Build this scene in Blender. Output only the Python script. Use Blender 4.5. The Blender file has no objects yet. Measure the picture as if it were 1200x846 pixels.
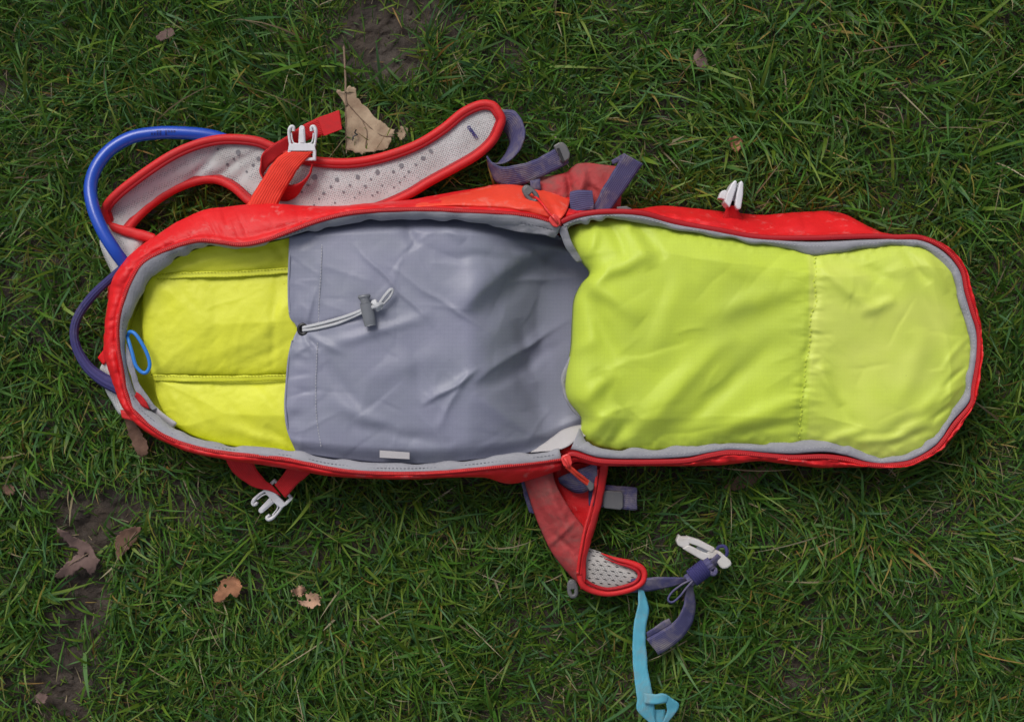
import bpy, bmesh, math, random
import numpy as np
from mathutils import Vector, Matrix
from mathutils.bvhtree import BVHTree

random.seed(7)
rng = np.random.default_rng(11)
sc = bpy.context.scene
COL = sc.collection

# ------------------------------------------------------------------ camera / light
H = 1600.0                      # camera height above the lawn in millimetres
cam = bpy.data.cameras.new('camera')
cam.sensor_width = 36.0
cam.lens = 36.0 * 1.6 / 1.2
cam.clip_start = 0.05
cam.clip_end = 200.0
cam_o = bpy.data.objects.new('camera', cam)
cam_o.location = (0, 0, H / 1000)
COL.objects.link(cam_o)
sc.camera = cam_o

SUN_EL, SUN_AZ = 46.0, 28.0     # azimuth in degrees from +Y towards -X
w = bpy.data.worlds.new('World'); sc.world = w; w.use_nodes = True
nt = w.node_tree; nt.nodes.clear()
sky = nt.nodes.new('ShaderNodeTexSky'); sky.sky_type = 'NISHITA'; sky.sun_disc = False
sky.sun_elevation = math.radians(SUN_EL); sky.sun_rotation = math.radians(-SUN_AZ)
sky.air_density = 1.0; sky.dust_density = 4.0
hs = nt.nodes.new('ShaderNodeHueSaturation'); hs.inputs['Saturation'].default_value = 0.5
bg = nt.nodes.new('ShaderNodeBackground'); bg.inputs['Strength'].default_value = 0.10
wo = nt.nodes.new('ShaderNodeOutputWorld')
nt.links.new(sky.outputs[0], hs.inputs['Color']); nt.links.new(hs.outputs[0], bg.inputs[0]); nt.links.new(bg.outputs[0], wo.inputs[0])
sun = bpy.data.lights.new('sun', 'SUN'); sun.energy = 1.5; sun.angle = math.radians(28); sun.color = (1.0, 0.97, 0.93)
so = bpy.data.objects.new('sun', sun); COL.objects.link(so)
el, az = math.radians(SUN_EL), math.radians(SUN_AZ)
sd = Vector((-math.sin(az) * math.cos(el), math.cos(az) * math.cos(el), math.sin(el)))
so.rotation_euler = sd.to_track_quat('Z', 'Y').to_euler()
sc.view_settings.view_transform = 'Standard'
sc.view_settings.look = 'None'
sc.view_settings.exposure = 0.14
sc.view_settings.gamma = 1.0
sc.render.engine = 'CYCLES'
sc.cycles.max_bounces = 5; sc.cycles.diffuse_bounces = 3; sc.cycles.glossy_bounces = 2; sc.cycles.transmission_bounces = 2

# ------------------------------------------------------------------ numeric helpers
def P(a):
    """photo position (px,py) plus real height z in mm -> world metres"""
    a = np.asarray(a, float)
    s = (H - a[..., 2]) / H
    return np.stack([(a[..., 0] - 600) * s, (423 - a[..., 1]) * s, a[..., 2]], -1) * 0.001

def crom(pts, n, closed=False):
    """Catmull-Rom through pts, uniform in control index"""
    p = np.asarray(pts, float); k = len(p)
    if closed:
        t = np.linspace(0, k, n, endpoint=False); i = np.floor(t).astype(int); f = (t - i)[:, None]
        g = lambda j: p[(i + j) % k]
        p0, p1, p2, p3 = g(-1), g(0), g(1), g(2)
    else:
        t = np.linspace(0, k - 1, n); i = np.minimum(np.floor(t).astype(int), k - 2); f = (t - i)[:, None]
        q = np.vstack([2 * p[0] - p[1], p, 2 * p[-1] - p[-2]])
        p0, p1, p2, p3 = q[i], q[i + 1], q[i + 2], q[i + 3]
    return 0.5 * (2 * p1 + (p2 - p0) * f + (2 * p0 - 5 * p1 + 4 * p2 - p3) * f ** 2 + (3 * p1 - p0 - 3 * p2 + p3) * f ** 3)

def arc(pts, n, closed=False):
    d = crom(pts, max(400, n * 4), closed)
    if closed: d = np.vstack([d, d[:1]])
    s = np.concatenate([[0], np.cumsum(np.linalg.norm(np.diff(d, axis=0), axis=1))])
    t = np.linspace(0, s[-1], n, endpoint=not closed)
    return np.stack([np.interp(t, s, d[:, k]) for k in range(d.shape[1])], -1)

def _h(ix, iy, s):
    n = (ix.astype(np.int64) * 374761393 + iy.astype(np.int64) * 668265263 + s * 1442695041) & 0x7fffffff
    n = ((n ^ (n >> 13)) * 1274126177) & 0x7fffffff
    n = n ^ (n >> 16)
    return (n & 0xffff) / 32767.5 - 1.0

def noise(x, y, s=0):
    x = np.asarray(x, float); y = np.asarray(y, float)
    ix = np.floor(x); iy = np.floor(y); fx = x - ix; fy = y - iy
    fx = fx * fx * fx * (fx * (fx * 6 - 15) + 10); fy = fy * fy * fy * (fy * (fy * 6 - 15) + 10)
    a = _h(ix, iy, s); b = _h(ix + 1, iy, s); c = _h(ix, iy + 1, s); d = _h(ix + 1, iy + 1, s)
    return (a * (1 - fx) + b * fx) * (1 - fy) + (c * (1 - fx) + d * fx) * fy

def fbm(x, y, s=0, o=4):
    v = 0; a = 1; t = 0
    for k in range(o):
        v = v + a * noise(x * 2 ** k, y * 2 ** k, s + k * 17); t += a; a *= 0.5
    return v / t

def sstep(a, b, x):
    t = np.clip((x - a) / (b - a), 0, 1); return t * t * (3 - 2 * t)

def fold(px, py, x0, y0, x1, y1, wd, amp, sharp=2.0, skew=0.0):
    """a crease or ridge of cloth running from (x0,y0) to (x1,y1)"""
    dx, dy = x1 - x0, y1 - y0; L = math.hypot(dx, dy)
    t = ((px - x0) * dx + (py - y0) * dy) / L ** 2
    d = ((px - x0) * dy - (py - y0) * dx) / L
    d = d + 3.0 * noise(px / 28, py / 28, int(x0 + y1) % 97)
    ww = wd * (1 + skew * np.sign(d))
    tt = np.clip(t, 0, 1)
    taper = np.sin(np.pi * np.clip((t + 0.12) / 1.24, 0, 1)) ** 0.7
    return amp * np.exp(-(np.abs(d) / ww) ** sharp) * taper

def crumple(px, py, box, n, seed, ang=None, spread=1.6, wd=(3, 7), amp=(.5, 1.6), ln=(25, 80)):
    """many short sharp creases, as in thin nylon"""
    r = random.Random(seed); z = 0
    for k in range(n):
        x, y = r.uniform(box[0], box[2]), r.uniform(box[1], box[3])
        a = (ang if ang is not None else r.uniform(0, 3.14)) + r.uniform(-spread, spread) * .5
        L = r.uniform(*ln); c, q = math.cos(a) * L / 2, math.sin(a) * L / 2
        z = z + fold(px, py, x - c, y - q, x + c, y + q, r.uniform(*wd), r.uniform(*amp) * r.choice((-1, 1)), r.choice((1.0, 1.1, 1.4)), r.uniform(-.6, .6))
    return z

# ------------------------------------------------------------------ object helpers
def thing(name, label, cat, loc=(0, 0, 0), group=None):
    o = bpy.data.objects.new(name, None); o.location = loc; o.empty_display_size = 0.05
    COL.objects.link(o); o['label'] = label; o['category'] = cat
    if group: o['group'] = group
    return o

def mesh(name, V, F, mat, parent=None, smooth=True, uv=None, label=None, kind=None):
    me = bpy.data.meshes.new(name)
    me.from_pydata([tuple(v) for v in np.asarray(V).reshape(-1, 3)], [], [tuple(int(i) for i in f) for f in F])
    if smooth: me.polygons.foreach_set('use_smooth', [True] * len(me.polygons))
    if uv is not None:
        l = me.uv_layers.new(name='UVMap'); idx = np.zeros(len(me.loops), int); me.loops.foreach_get('vertex_index', idx)
        l.data.foreach_set('uv', np.asarray(uv).reshape(-1, 2)[idx].ravel())
    me.materials.append(mat); me.update()
    o = bpy.data.objects.new(name, me); COL.objects.link(o)
    if parent is not None:
        o.parent = parent
        o.matrix_parent_inverse = parent.matrix_world.inverted() if parent.type == 'EMPTY' else Matrix()
    if label: o['label'] = label
    if kind: o['kind'] = kind
    return o

def grid_faces(a, b, wrap=False):
    F = []
    for i in range(a - 1):
        for j in range(b if wrap else b - 1):
            k = (j + 1) % b
            F.append((i * b + j, (i + 1) * b + j, (i + 1) * b + k, i * b + k))
    return F

def solid(o, t, off=0.0):
    m = o.modifiers.new('solid', 'SOLIDIFY'); m.thickness = t / 1000; m.offset = off
    return o

def strip(name, A, B, mat, parent, n=60, m=7, thick=1.6, crown=0.0, zf=None, label=None):
    """ruled band between two edges given as (px,py,z) control points"""
    a = crom(A, n); b = crom(B, n)
    v = np.linspace(0, 1, m)
    G = a[:, None] * (1 - v)[None, :, None] + b[:, None] * v[None, :, None]
    G[..., 2] += crown * (1 - (2 * v - 1) ** 4)[None]
    G[..., 2] += .7 * noise(G[..., 0] / 9, G[..., 1] / 9, 77)
    G[..., 0] += .5 * noise(G[..., 1] / 7, G[..., 0] / 11, 78); G[..., 1] += .5 * noise(G[..., 0] / 7, G[..., 1] / 11, 79)
    if zf is not None: G[..., 2] += zf(G[..., 0], G[..., 1], np.linspace(0, 1, n)[:, None], v[None])
    Wd = P(G)
    s = np.concatenate([[0], np.cumsum(np.linalg.norm(np.diff(Wd[:, m // 2], axis=0), axis=1))])
    uv = np.stack(np.broadcast_arrays(s[:, None] / 0.02, v[None]), -1)
    o = mesh(name, Wd, grid_faces(n, m), mat, parent, uv=uv, label=label)
    return solid(o, thick)

def coons(T, B, L, R, nu, nv):
    T, B, L, R = arc(T, nu), arc(B, nu), arc(L, nv), arc(R, nv)
    u = np.linspace(0, 1, nu)[:, None, None]; v = np.linspace(0, 1, nv)[None, :, None]
    g = (1 - v) * T[:, None] + v * B[:, None] + (1 - u) * L[None] + u * R[None]
    return g - ((1 - u) * (1 - v) * T[0] + u * (1 - v) * T[-1] + (1 - u) * v * B[0] + u * v * B[-1])

def patch(name, T, B, L, R, mat, parent, zf, nu=120, nv=90, thick=1.2, off=-1.0, label=None):
    g = coons(T, B, L, R, nu, nv)
    u = np.linspace(0, 1, nu)[:, None] * np.ones((1, nv)); v = np.linspace(0, 1, nv)[None] * np.ones((nu, 1))
    z = zf(g[..., 0], g[..., 1], u, v)
    W = P(np.stack([g[..., 0], g[..., 1], z], -1))
    o = mesh(name, W, [f[::-1] for f in grid_faces(nu, nv)][::1], mat, parent, uv=np.stack([u, v], -1), label=label)
    if thick: solid(o, thick, off)
    o.data.flip_normals() if o.data.polygons[len(o.data.polygons) // 2].normal.z < 0 else None
    return o

def frames(w, closed=False):
    n = len(w)
    t = (np.roll(w, -1, 0) - np.roll(w, 1, 0)) if closed else np.gradient(w, axis=0)
    t /= np.linalg.norm(t, axis=1)[:, None] + 1e-12
    up = np.array([0, 0, 1.0])
    side = np.cross(t, up); ln = np.linalg.norm(side, axis=1)[:, None]
    side = np.where(ln > 1e-3, side / (ln + 1e-9), np.array([1.0, 0, 0]))
    nor = np.cross(side, t)
    return t, side, nor

def tube(name, pts, r, mat, parent, n=80, k=10, closed=False, ry=None, taper=None, raw=False, label=None):
    w = np.asarray(pts, float) if raw else P(arc(pts, n, closed)); n = len(w)
    t, s, q = frames(w, closed)
    rr = np.ones(n) * r / 1000 if taper is None else np.interp(np.linspace(0, 1, n), np.linspace(0, 1, len(taper)), taper) * r / 1000
    r2 = rr * ((ry / r) if ry else 1)
    a = np.linspace(0, 2 * np.pi, k, endpoint=False)
    V = w[:, None] + np.cos(a)[None, :, None] * s[:, None] * rr[:, None, None] + np.sin(a)[None, :, None] * q[:, None] * r2[:, None, None]
    F = grid_faces(n, k, True)
    if closed: F += [((n - 1) * k + j, j, (j + 1) % k, (n - 1) * k + (j + 1) % k) for j in range(k)]
    else: F += [tuple(range(k))[::-1], tuple((n - 1) * k + j for j in range(k))]
    L = np.concatenate([[0], np.cumsum(np.linalg.norm(np.diff(w, axis=0), axis=1))])
    uv = np.stack(np.broadcast_arrays(L[:, None] / 0.02, (a / (2 * np.pi))[None]), -1)
    return mesh(name, V, F, mat, parent, uv=uv, label=label)

def bits(name, pts3, size, mat, parent, step, along=True, kind='stuff', duty=1.0, jitter=0.0):
    """row of small blocks (zip teeth, stitches) along a photo-space path"""
    d = P(crom(pts3, 1500)); s = np.concatenate([[0], np.cumsum(np.linalg.norm(np.diff(d, axis=0), axis=1))])
    n = max(2, int(s[-1] * 1000 / step)); t = np.linspace(0, s[-1], n)
    w = np.stack([np.interp(t, s, d[:, k]) for k in range(3)], -1)
    T, S, N = frames(w)
    lx, ly, lz = np.array(size) / 2000
    V = []; F = []
    c = np.array([(-1, -1, -1), (1, -1, -1), (1, 1, -1), (-1, 1, -1), (-.8, -.7, 1), (.8, -.7, 1), (.8, .7, 1), (-.8, .7, 1)], float)
    f0 = [(0, 3, 2, 1), (4, 5, 6, 7), (0, 1, 5, 4), (1, 2, 6, 5), (2, 3, 7, 6), (3, 0, 4, 7)]
    for i in range(n):
        o = w[i] + S[i] * random.uniform(-jitter, jitter) / 1000
        b = len(V)
        for q in c: V.append(o + T[i] * q[0] * lx + S[i] * q[1] * ly + N[i] * q[2] * lz)
        F += [tuple(x + b for x in f) for f in f0]
    return mesh(name, V, F, mat, parent, smooth=False, kind=kind)

def prism(name, outline, z0, z1, mat, parent, holes=(), bevel=0.8, label=None, origin=None):
    """plastic part: px outline extruded between two heights, with bevelled edges"""
    bm = bmesh.new()
    vs = [bm.verts.new(tuple(P((x, y, z0)))) for x, y in outline]
    f = bm.faces.new(vs)
    r = bmesh.ops.extrude_face_region(bm, geom=[f])
    for v in r['geom']:
        if isinstance(v, bmesh.types.BMVert): v.co.z = z1 / 1000
    bmesh.ops.recalc_face_normals(bm, faces=bm.faces)
    me = bpy.data.meshes.new(name); bm.to_mesh(me); bm.free(); me.materials.append(mat)
    o = bpy.data.objects.new(name, me); COL.objects.link(o)
    if parent is not None:
        o.parent = parent
        if parent.type == 'EMPTY': o.matrix_parent_inverse = parent.matrix_world.inverted()
    if bevel:
        b = o.modifiers.new('bevel', 'BEVEL'); b.width = bevel / 1000; b.segments = 2; b.limit_method = 'ANGLE'
    if label: o['label'] = label
    return o

# ------------------------------------------------------------------ materials
def new_mat(name):
    m = bpy.data.materials.new(name); m.use_nodes = True
    n = m.node_tree.nodes; b = n['Principled BSDF']
    return m, n, m.node_tree.links, b

def mixc(n, l, fac, a, b, blend='MIX'):
    x = n.new('ShaderNodeMix'); x.data_type = 'RGBA'; x.blend_type = blend
    for s, v in ((0, fac), (6, a), (7, b)):
        if isinstance(v, (int, float)): x.inputs[s].default_value = v
        elif isinstance(v, tuple): x.inputs[s].default_value = (*v[:3], 1)
        else: l.new(v, x.inputs[s])
    return x.outputs[2]

def ramp(n, l, src, p0, p1, c0=0.0, c1=1.0):
    r = n.new('ShaderNodeMapRange'); r.inputs[1].default_value = p0; r.inputs[2].default_value = p1
    r.inputs[3].default_value = c0; r.inputs[4].default_value = c1; r.clamp = True
    l.new(src, r.inputs[0]); return r.outputs[0]

def tex_noise(n, l, co, scale, detail=4, rough=0.55, dist=0.0):
    t = n.new('ShaderNodeTexNoise'); t.inputs['Scale'].default_value = scale; t.inputs['Detail'].default_value = detail
    t.inputs['Roughness'].default_value = rough; t.inputs['Distortion'].default_value = dist
    l.new(co, t.inputs['Vector']); return t.outputs['Fac']

def cloth(name, col, col2=None, rough=0.55, weave=1400, wbump=0.12, cbump=0.0, cscale=45, dirt=None, damt=0.0, dscale=30, dlo=.56, dhi=.72, sheen=0.0, spec=0.3, trans=0.0, rip=0.0):
    m, n, l, b = new_mat(name)
    tc = n.new('ShaderNodeTexCoord'); co = tc.outputs['Object']
    c = col
    big = tex_noise(n, l, co, 14, 3)
    c = mixc(n, l, ramp(n, l, big, .35, .68), col, col2 or tuple(x * .86 for x in col))
    fine = tex_noise(n, l, co, 700, 2)
    c = mixc(n, l, ramp(n, l, fine, .3, .7, 0, .14), c, tuple(x * .55 for x in col))
    if dirt:
        d = tex_noise(n, l, co, dscale, 6, .68, .4)
        c = mixc(n, l, ramp(n, l, d, dlo, dhi, 0, damt), c, dirt)
    if rip:                                   # ripstop threads: a fine square grid in the weave
        for ax in ('X', 'Y'):
            q = n.new('ShaderNodeTexWave'); q.bands_direction = ax; q.inputs['Scale'].default_value = 1000 / 4.6 / 6.283 * 2
            q.inputs['Distortion'].default_value = .8; q.inputs['Detail Scale'].default_value = .3; l.new(co, q.inputs['Vector'])
            c = mixc(n, l, ramp(n, l, q.outputs['Fac'], .86, .98, 0, rip), c, tuple(x * .6 for x in col))
    sp_ = tex_noise(n, l, co, 170, 3, .6)
    c = mixc(n, l, ramp(n, l, sp_, .73, .78, 0, .55), c, tuple(x * .3 for x in col))
    l.new(c, b.inputs['Base Color'])
    b.inputs['Roughness'].default_value = rough; b.inputs['Specular IOR Level'].default_value = spec
    b.inputs['Sheen Weight'].default_value = sheen; b.inputs['Sheen Roughness'].default_value = .5
    # woven relief: two crossed waves and a soft crumple
    ws = []
    for ax in ('X', 'Y'):
        q = n.new('ShaderNodeTexWave'); q.wave_type = 'BANDS'; q.bands_direction = ax
        q.inputs['Scale'].default_value = weave / 6.283; q.inputs['Distortion'].default_value = .6
        l.new(co, q.inputs['Vector']); ws.append(q.outputs['Fac'])
    ad = n.new('ShaderNodeMath'); ad.operation = 'ADD'; l.new(ws[0], ad.inputs[0]); l.new(ws[1], ad.inputs[1])
    bp = n.new('ShaderNodeBump'); bp.inputs['Strength'].default_value = wbump; bp.inputs['Distance'].default_value = .0006
    l.new(ad.outputs[0], bp.inputs['Height'])
    if cbump:
        cn = tex_noise(n, l, co, cscale, 5, .6, .6)
        b2 = n.new('ShaderNodeBump'); b2.inputs['Strength'].default_value = cbump; b2.inputs['Distance'].default_value = .006
        l.new(cn, b2.inputs['Height']); l.new(bp.outputs[0], b2.inputs['Normal']); l.new(b2.outputs[0], b.inputs['Normal'])
    else:
        l.new(bp.outputs[0], b.inputs['Normal'])
    if trans:
        tr = n.new('ShaderNodeBsdfTranslucent'); l.new(c, tr.inputs['Color'])
        mx = n.new('ShaderNodeMixShader'); mx.inputs[0].default_value = trans
        l.new(b.outputs[0], mx.inputs[1]); l.new(tr.outputs[0], mx.inputs[2]); l.new(mx.outputs[0], n['Material Output'].inputs[0])
    return m

def webbing(name, col, dirt=(.30, .26, .22), damt=.5, dlo=.5, dhi=.7, ribs=11):
    m, n, l, b = new_mat(name)
    tc = n.new('ShaderNodeTexCoord'); co = tc.outputs['Object']
    sp = n.new('ShaderNodeSeparateXYZ'); l.new(tc.outputs['UV'], sp.inputs[0])
    mu = n.new('ShaderNodeMath'); mu.operation = 'MULTIPLY'; mu.inputs[1].default_value = ribs * 6.283; l.new(sp.outputs[1], mu.inputs[0])
    si = n.new('ShaderNodeMath'); si.operation = 'SINE'; l.new(mu.outputs[0], si.inputs[0])
    c = mixc(n, l, ramp(n, l, si.outputs[0], -1, 1, 0, .35), col, tuple(x * .55 for x in col))
    d = tex_noise(n, l, co, 42, 7, .7, .5)
    c = mixc(n, l, ramp(n, l, d, dlo, dhi, 0, damt), c, dirt)
    l.new(c, b.inputs['Base Color']); b.inputs['Roughness'].default_value = .72; b.inputs['Specular IOR Level'].default_value = .25
    bp = n.new('ShaderNodeBump'); bp.inputs['Strength'].default_value = .35; bp.inputs['Distance'].default_value = .0008
    f = tex_noise(n, l, co, 900, 2)
    ad = n.new('ShaderNodeMath'); ad.operation = 'ADD'; l.new(si.outputs[0], ad.inputs[0]); l.new(f, ad.inputs[1])
    l.new(ad.outputs[0], bp.inputs['Height']); l.new(bp.outputs[0], b.inputs['Normal'])
    return m

def plastic(name, col, rough=.4, dirt=None, damt=.4, coat=0, trans=0):
    m, n, l, b = new_mat(name)
    tc = n.new('ShaderNodeTexCoord'); co = tc.outputs['Object']
    k = tex_noise(n, l, co, 60, 6, .65)
    c = mixc(n, l, ramp(n, l, k, .48, .72, 0, damt), col, dirt or tuple(x * .8 for x in col))
    l.new(c, b.inputs['Base Color']); b.inputs['Roughness'].default_value = rough
    b.inputs['Coat Weight'].default_value = coat
    if trans:
        b.inputs['Subsurface Weight'].default_value = trans; b.inputs['Subsurface Radius'].default_value = (.002, .002, .004)
    bp = n.new('ShaderNodeBump'); bp.inputs['Strength'].default_value = .08; bp.inputs['Distance'].default_value = .001
    l.new(tex_noise(n, l, co, 300, 3), bp.inputs['Height']); l.new(bp.outputs[0], b.inputs['Normal'])
    return m

def knit(name, col, hole, period=2.3):
    """spacer mesh: woven threads with small dark holes"""
    m, n, l, b = new_mat(name)
    tc = n.new('ShaderNodeTexCoord'); co = tc.outputs['Object']
    mp = n.new('ShaderNodeMapping'); mp.inputs['Rotation'].default_value = (0, 0, .35); mp.inputs['Scale'].default_value = (1, 1, .35); l.new(co, mp.inputs[0])
    v = n.new('ShaderNodeTexVoronoi'); v.inputs['Scale'].default_value = 1000 / period; v.inputs['Randomness'].default_value = .25
    l.new(mp.outputs[0], v.inputs['Vector'])
    f = ramp(n, l, v.outputs['Distance'], .12, .42, 1, 0)
    big = tex_noise(n, l, co, 16, 5, .6)
    c0 = mixc(n, l, ramp(n, l, big, .42, .72, 0, .45), col, (.30, .27, .24))
    c = mixc(n, l, ramp(n, l, f, 0, 1, 0, .75), c0, hole)
    l.new(c, b.inputs['Base Color']); b.inputs['Roughness'].default_value = .85; b.inputs['Specular IOR Level'].default_value = .2
    bp = n.new('ShaderNodeBump'); bp.inputs['Strength'].default_value = .5; bp.inputs['Distance'].default_value = .001; bp.invert = True
    l.new(f, bp.inputs['Height']); l.new(bp.outputs[0], b.inputs['Normal'])
    return m

RED = (.72, .014, .017); ORANGE = (.80, .065, .03)
M = {}
M['red'] = cloth('red_nylon', RED, (.64, .012, .016), rough=.5, cbump=.22, cscale=38, dirt=(.62, .30, .28), damt=.4, dscale=60, dlo=.57, dhi=.72)
M['orange'] = cloth('orange_red_nylon', ORANGE, (.74, .05, .03), rough=.45, cbump=.12, dirt=(.66, .36, .30), damt=.3, dscale=60)
M['faded'] = cloth('faded_red_nylon', (.44, .035, .04), (.36, .05, .05), rough=.75, cbump=.3, dirt=(.17, .085, .075), damt=.65, dscale=38, dlo=.45, dhi=.66)
M['piping'] = cloth('red_piping', (.66, .018, .020), (.56, .022, .024), rough=.55, cbump=.1, dirt=(.30, .06, .055), damt=.3, dscale=40, dlo=.5)
M['dark_red'] = cloth('deep_red_tape', (.42, .010, .016), rough=.55)
M['lime'] = cloth('lime_nylon', (.58, .72, .07), (.54, .67, .085), rough=.48, wbump=.05, cbump=.07, cscale=24, spec=.28, trans=.1, rip=.07)
M['yellow'] = cloth('yellow_lime_nylon', (.72, .75, .05), (.68, .71, .058), rough=.5, wbump=.05, cbump=.12, cscale=38, spec=.25)
M['grey_nylon'] = cloth('grey_nylon', (.255, .262, .350), (.235, .25, .315), rough=.44, wbump=.05, cbump=.08, cscale=22, spec=.35, rip=.11)
M['grey_bind'] = cloth('grey_binding', (.31, .31, .345), (.27, .27, .30), rough=.75, wbump=.25, cbump=.25, cscale=70, dirt=(.2, .19, .2), damt=.35)
M['white_cloth'] = cloth('white_cloth', (.48, .46, .47), (.42, .40, .41), rough=.75)
M['grey_mesh'] = knit('grey_mesh', (.57, .57, .57), (.20, .20, .21))
M['purple_web'] = webbing('purple_webbing', (.075, .07, .16))
M['purple_clean'] = webbing('purple_webbing_clean', (.080, .076, .175), damt=.6, dlo=.46, dhi=.7)
M['red_web'] = webbing('red_webbing', (.58, .018, .022), dirt=(.25, .03, .03), damt=.35)
M['orange_web'] = webbing('bright_red_webbing', (.78, .045, .025), dirt=(.45, .04, .03), damt=.3)
M['cyan_web'] = webbing('cyan_webbing', (.11, .42, .55), dirt=(.24, .27, .26), damt=.6, dlo=.46)
M['hose'] = plastic('blue_hose', (.012, .065, .44), .3, (.02, .09, .44), .3, coat=.15, trans=.1)
M['print'] = plastic('dark_print', (.008, .018, .16), .4)
M['blue_cord'] = plastic('blue_cord', (.02, .19, .62), .45)
M['loop'] = webbing('purple_tubular_webbing', (.045, .042, .15), damt=.18)
M['white_pl'] = plastic('white_plastic', (.62, .62, .65), .38, (.46, .45, .44), .5)
M['bone_pl'] = plastic('dirty_white_plastic', (.54, .52, .50), .45, (.40, .34, .28), .6)
M['grey_pl'] = plastic('grey_plastic', (.10, .10, .105), .45, (.2, .18, .16), .5)
M['lock_pl'] = plastic('cord_lock_plastic', (.16, .17, .19), .35)
M['black'] = plastic('black_plastic', (.012, .012, .013), .35)
M['cord'] = webbing('pale_grey_cord', (.52, .53, .55), damt=.1, ribs=3)
M['stitch_grey'] = cloth('grey_thread', (.5, .5, .52)); M['stitch_dark'] = cloth('dark_thread', (.14, .14, .17))
M['stitch_lime'] = cloth('lime_thread', (.60, .70, .08)); M['stitch_yel'] = cloth('yellow_thread', (.44, .45, .02))
M['zip'] = plastic('red_zip_coil', (.68, .045, .04), .4)
M['hole'] = plastic('dark_hole', (.19, .185, .20), .8)
M['logo'] = cloth('violet_thread', (.035, .03, .20), rough=.6)

# ------------------------------------------------------------------ ground
BARE = [  # px, py, rx, ry, strength : worn patches of mud
    (92, 690, 32, 85, .97), (70, 790, 32, 55, .9), (115, 600, 56, 28, .88), (440, 55, 52, 55, .95), (500, 20, 40, 30, .7),
    (230, 585, 36, 24, .7), (440, 150, 40, 30, .8), (40, 300, 34, 30, .65), (15, 350, 30, 40, .55), (285, 670, 26, 26, .6),
    (425, 640, 22, 16, .6), (595, 75, 30, 24, .55), (780, 135, 26, 22, .6), (10, 110, 20, 24, .5), (920, 785, 36, 24, .65),
    (1050, 610, 30, 22, .45), (805, 100, 20, 40, .5), (1000, 230, 40, 20, .4), (185, 650, 25, 20, .4), (1110, 595, 20, 24, .4), (60, 580, 30, 20, .6), (20, 820, 40, 30, .5)]
def bare(px, py):
    b = np.zeros(np.broadcast(px, py).shape)
    wob = fbm(px / 30, py / 30, 5, 3) * .55
    for x, y, rx, ry, s in BARE:
        d = np.sqrt(((px - x) / rx) ** 2 + ((py - y) / ry) ** 2) + wob
        b = np.maximum(b, s * (1 - sstep(.65, 1.25, d)))
    return b
def ground_z(X, Y):                     # metres -> metres
    px = X * 1000 + 600; py = 423 - Y * 1000
    b = bare(px, py)
    z = 2.0 * fbm(px / 90, py / 90, 3, 3) + b * (9 * np.abs(fbm(px / 30, py / 30, 8, 4)) - 3 + 4.2 * fbm(px / 11, py / 11, 21, 3) + .7 * noise(px / 3.2, py / 3.2, 23))
    return (z - 1.0) / 1000
def make_ground():
    xs = np.concatenate([[-6, -3, -1.5, -1, -.8], np.linspace(-.66, .66, 540), [.8, 1, 1.5, 3, 6]])
    ys = np.concatenate([[-6, -3, -1.5, -1, -.7, -.58], np.linspace(-.48, .48, 400), [.58, .7, 1, 1.5, 3, 6]])
    X, Y = np.meshgrid(xs, ys, indexing='ij')
    V = np.stack([X, Y, ground_z(X, Y)], -1)
    m, n, l, b = new_mat('mud')
    co = n.new('ShaderNodeTexCoord').outputs['Object']
    c = mixc(n, l, ramp(n, l, tex_noise(n, l, co, 22, 6, .65), .35, .7), (.030, .020, .014), (.062, .043, .030))
    c = mixc(n, l, ramp(n, l, tex_noise(n, l, co, 260, 4, .7), .5, .75, 0, .5), c, (.03, .019, .012))
    l.new(c, b.inputs['Base Color'])
    l.new(ramp(n, l, tex_noise(n, l, co, 30, 3), .3, .7, .42, .85), b.inputs['Roughness'])
    bp = n.new('ShaderNodeBump'); bp.inputs['Strength'].default_value = .9; bp.inputs['Distance'].default_value = .004
    l.new(tex_noise(n, l, co, 130, 6, .7), bp.inputs['Height']); l.new(bp.outputs[0], b.inputs['Normal'])
    o = mesh('ground', V, grid_faces(len(xs), len(ys)), m)
    o['kind'] = 'structure'; o['label'] = 'dark brown mud under the grass'
    return o
ground = make_ground()
def make_clods():
    V = []; F = []; bm = bmesh.new(); bmesh.ops.create_icosphere(bm, subdivisions=2, radius=1)
    bv = np.array([v.co[:] for v in bm.verts]); bf = [[v.index for v in f.verts] for f in bm.faces]; bm.free()
    n = 0
    while n < 380:
        x, y = random.uniform(-20, 1220), random.uniform(-20, 870)
        if float(bare(np.array(x), np.array(y))) < random.uniform(.35, .9): continue
        r = random.choice((.6, .8, 1.0, 1.3, 1.8, 2.6)) * random.uniform(.7, 1.2)
        d = 1 + .38 * noise(bv[:, 0] * 1.6 + n, bv[:, 1] * 1.6 + bv[:, 2] * 1.3, n)
        q = bv * d[:, None] * np.array([random.uniform(.8, 1.5), random.uniform(.8, 1.4), .5]) * r
        X, Y = (x - 600) / 1000, (423 - y) / 1000
        b = n * len(bv); V.append(q / 1000 + np.array([X, Y, float(ground_z(np.array(X), np.array(Y))) - r * .2 / 1000])); F += [tuple(i + b for i in f) for f in bf]; n += 1
    o = mesh('soil_clods', np.concatenate(V), F, ground.data.materials[0]); o['kind'] = 'stuff'; o['label'] = 'loose dark crumbs of mud on the bare patches'
make_clods()

# ================================================================== BACKPACK
bag = thing('backpack', 'red backpack lying unzipped and open, lime green lining, on the grass', 'backpack')

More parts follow.
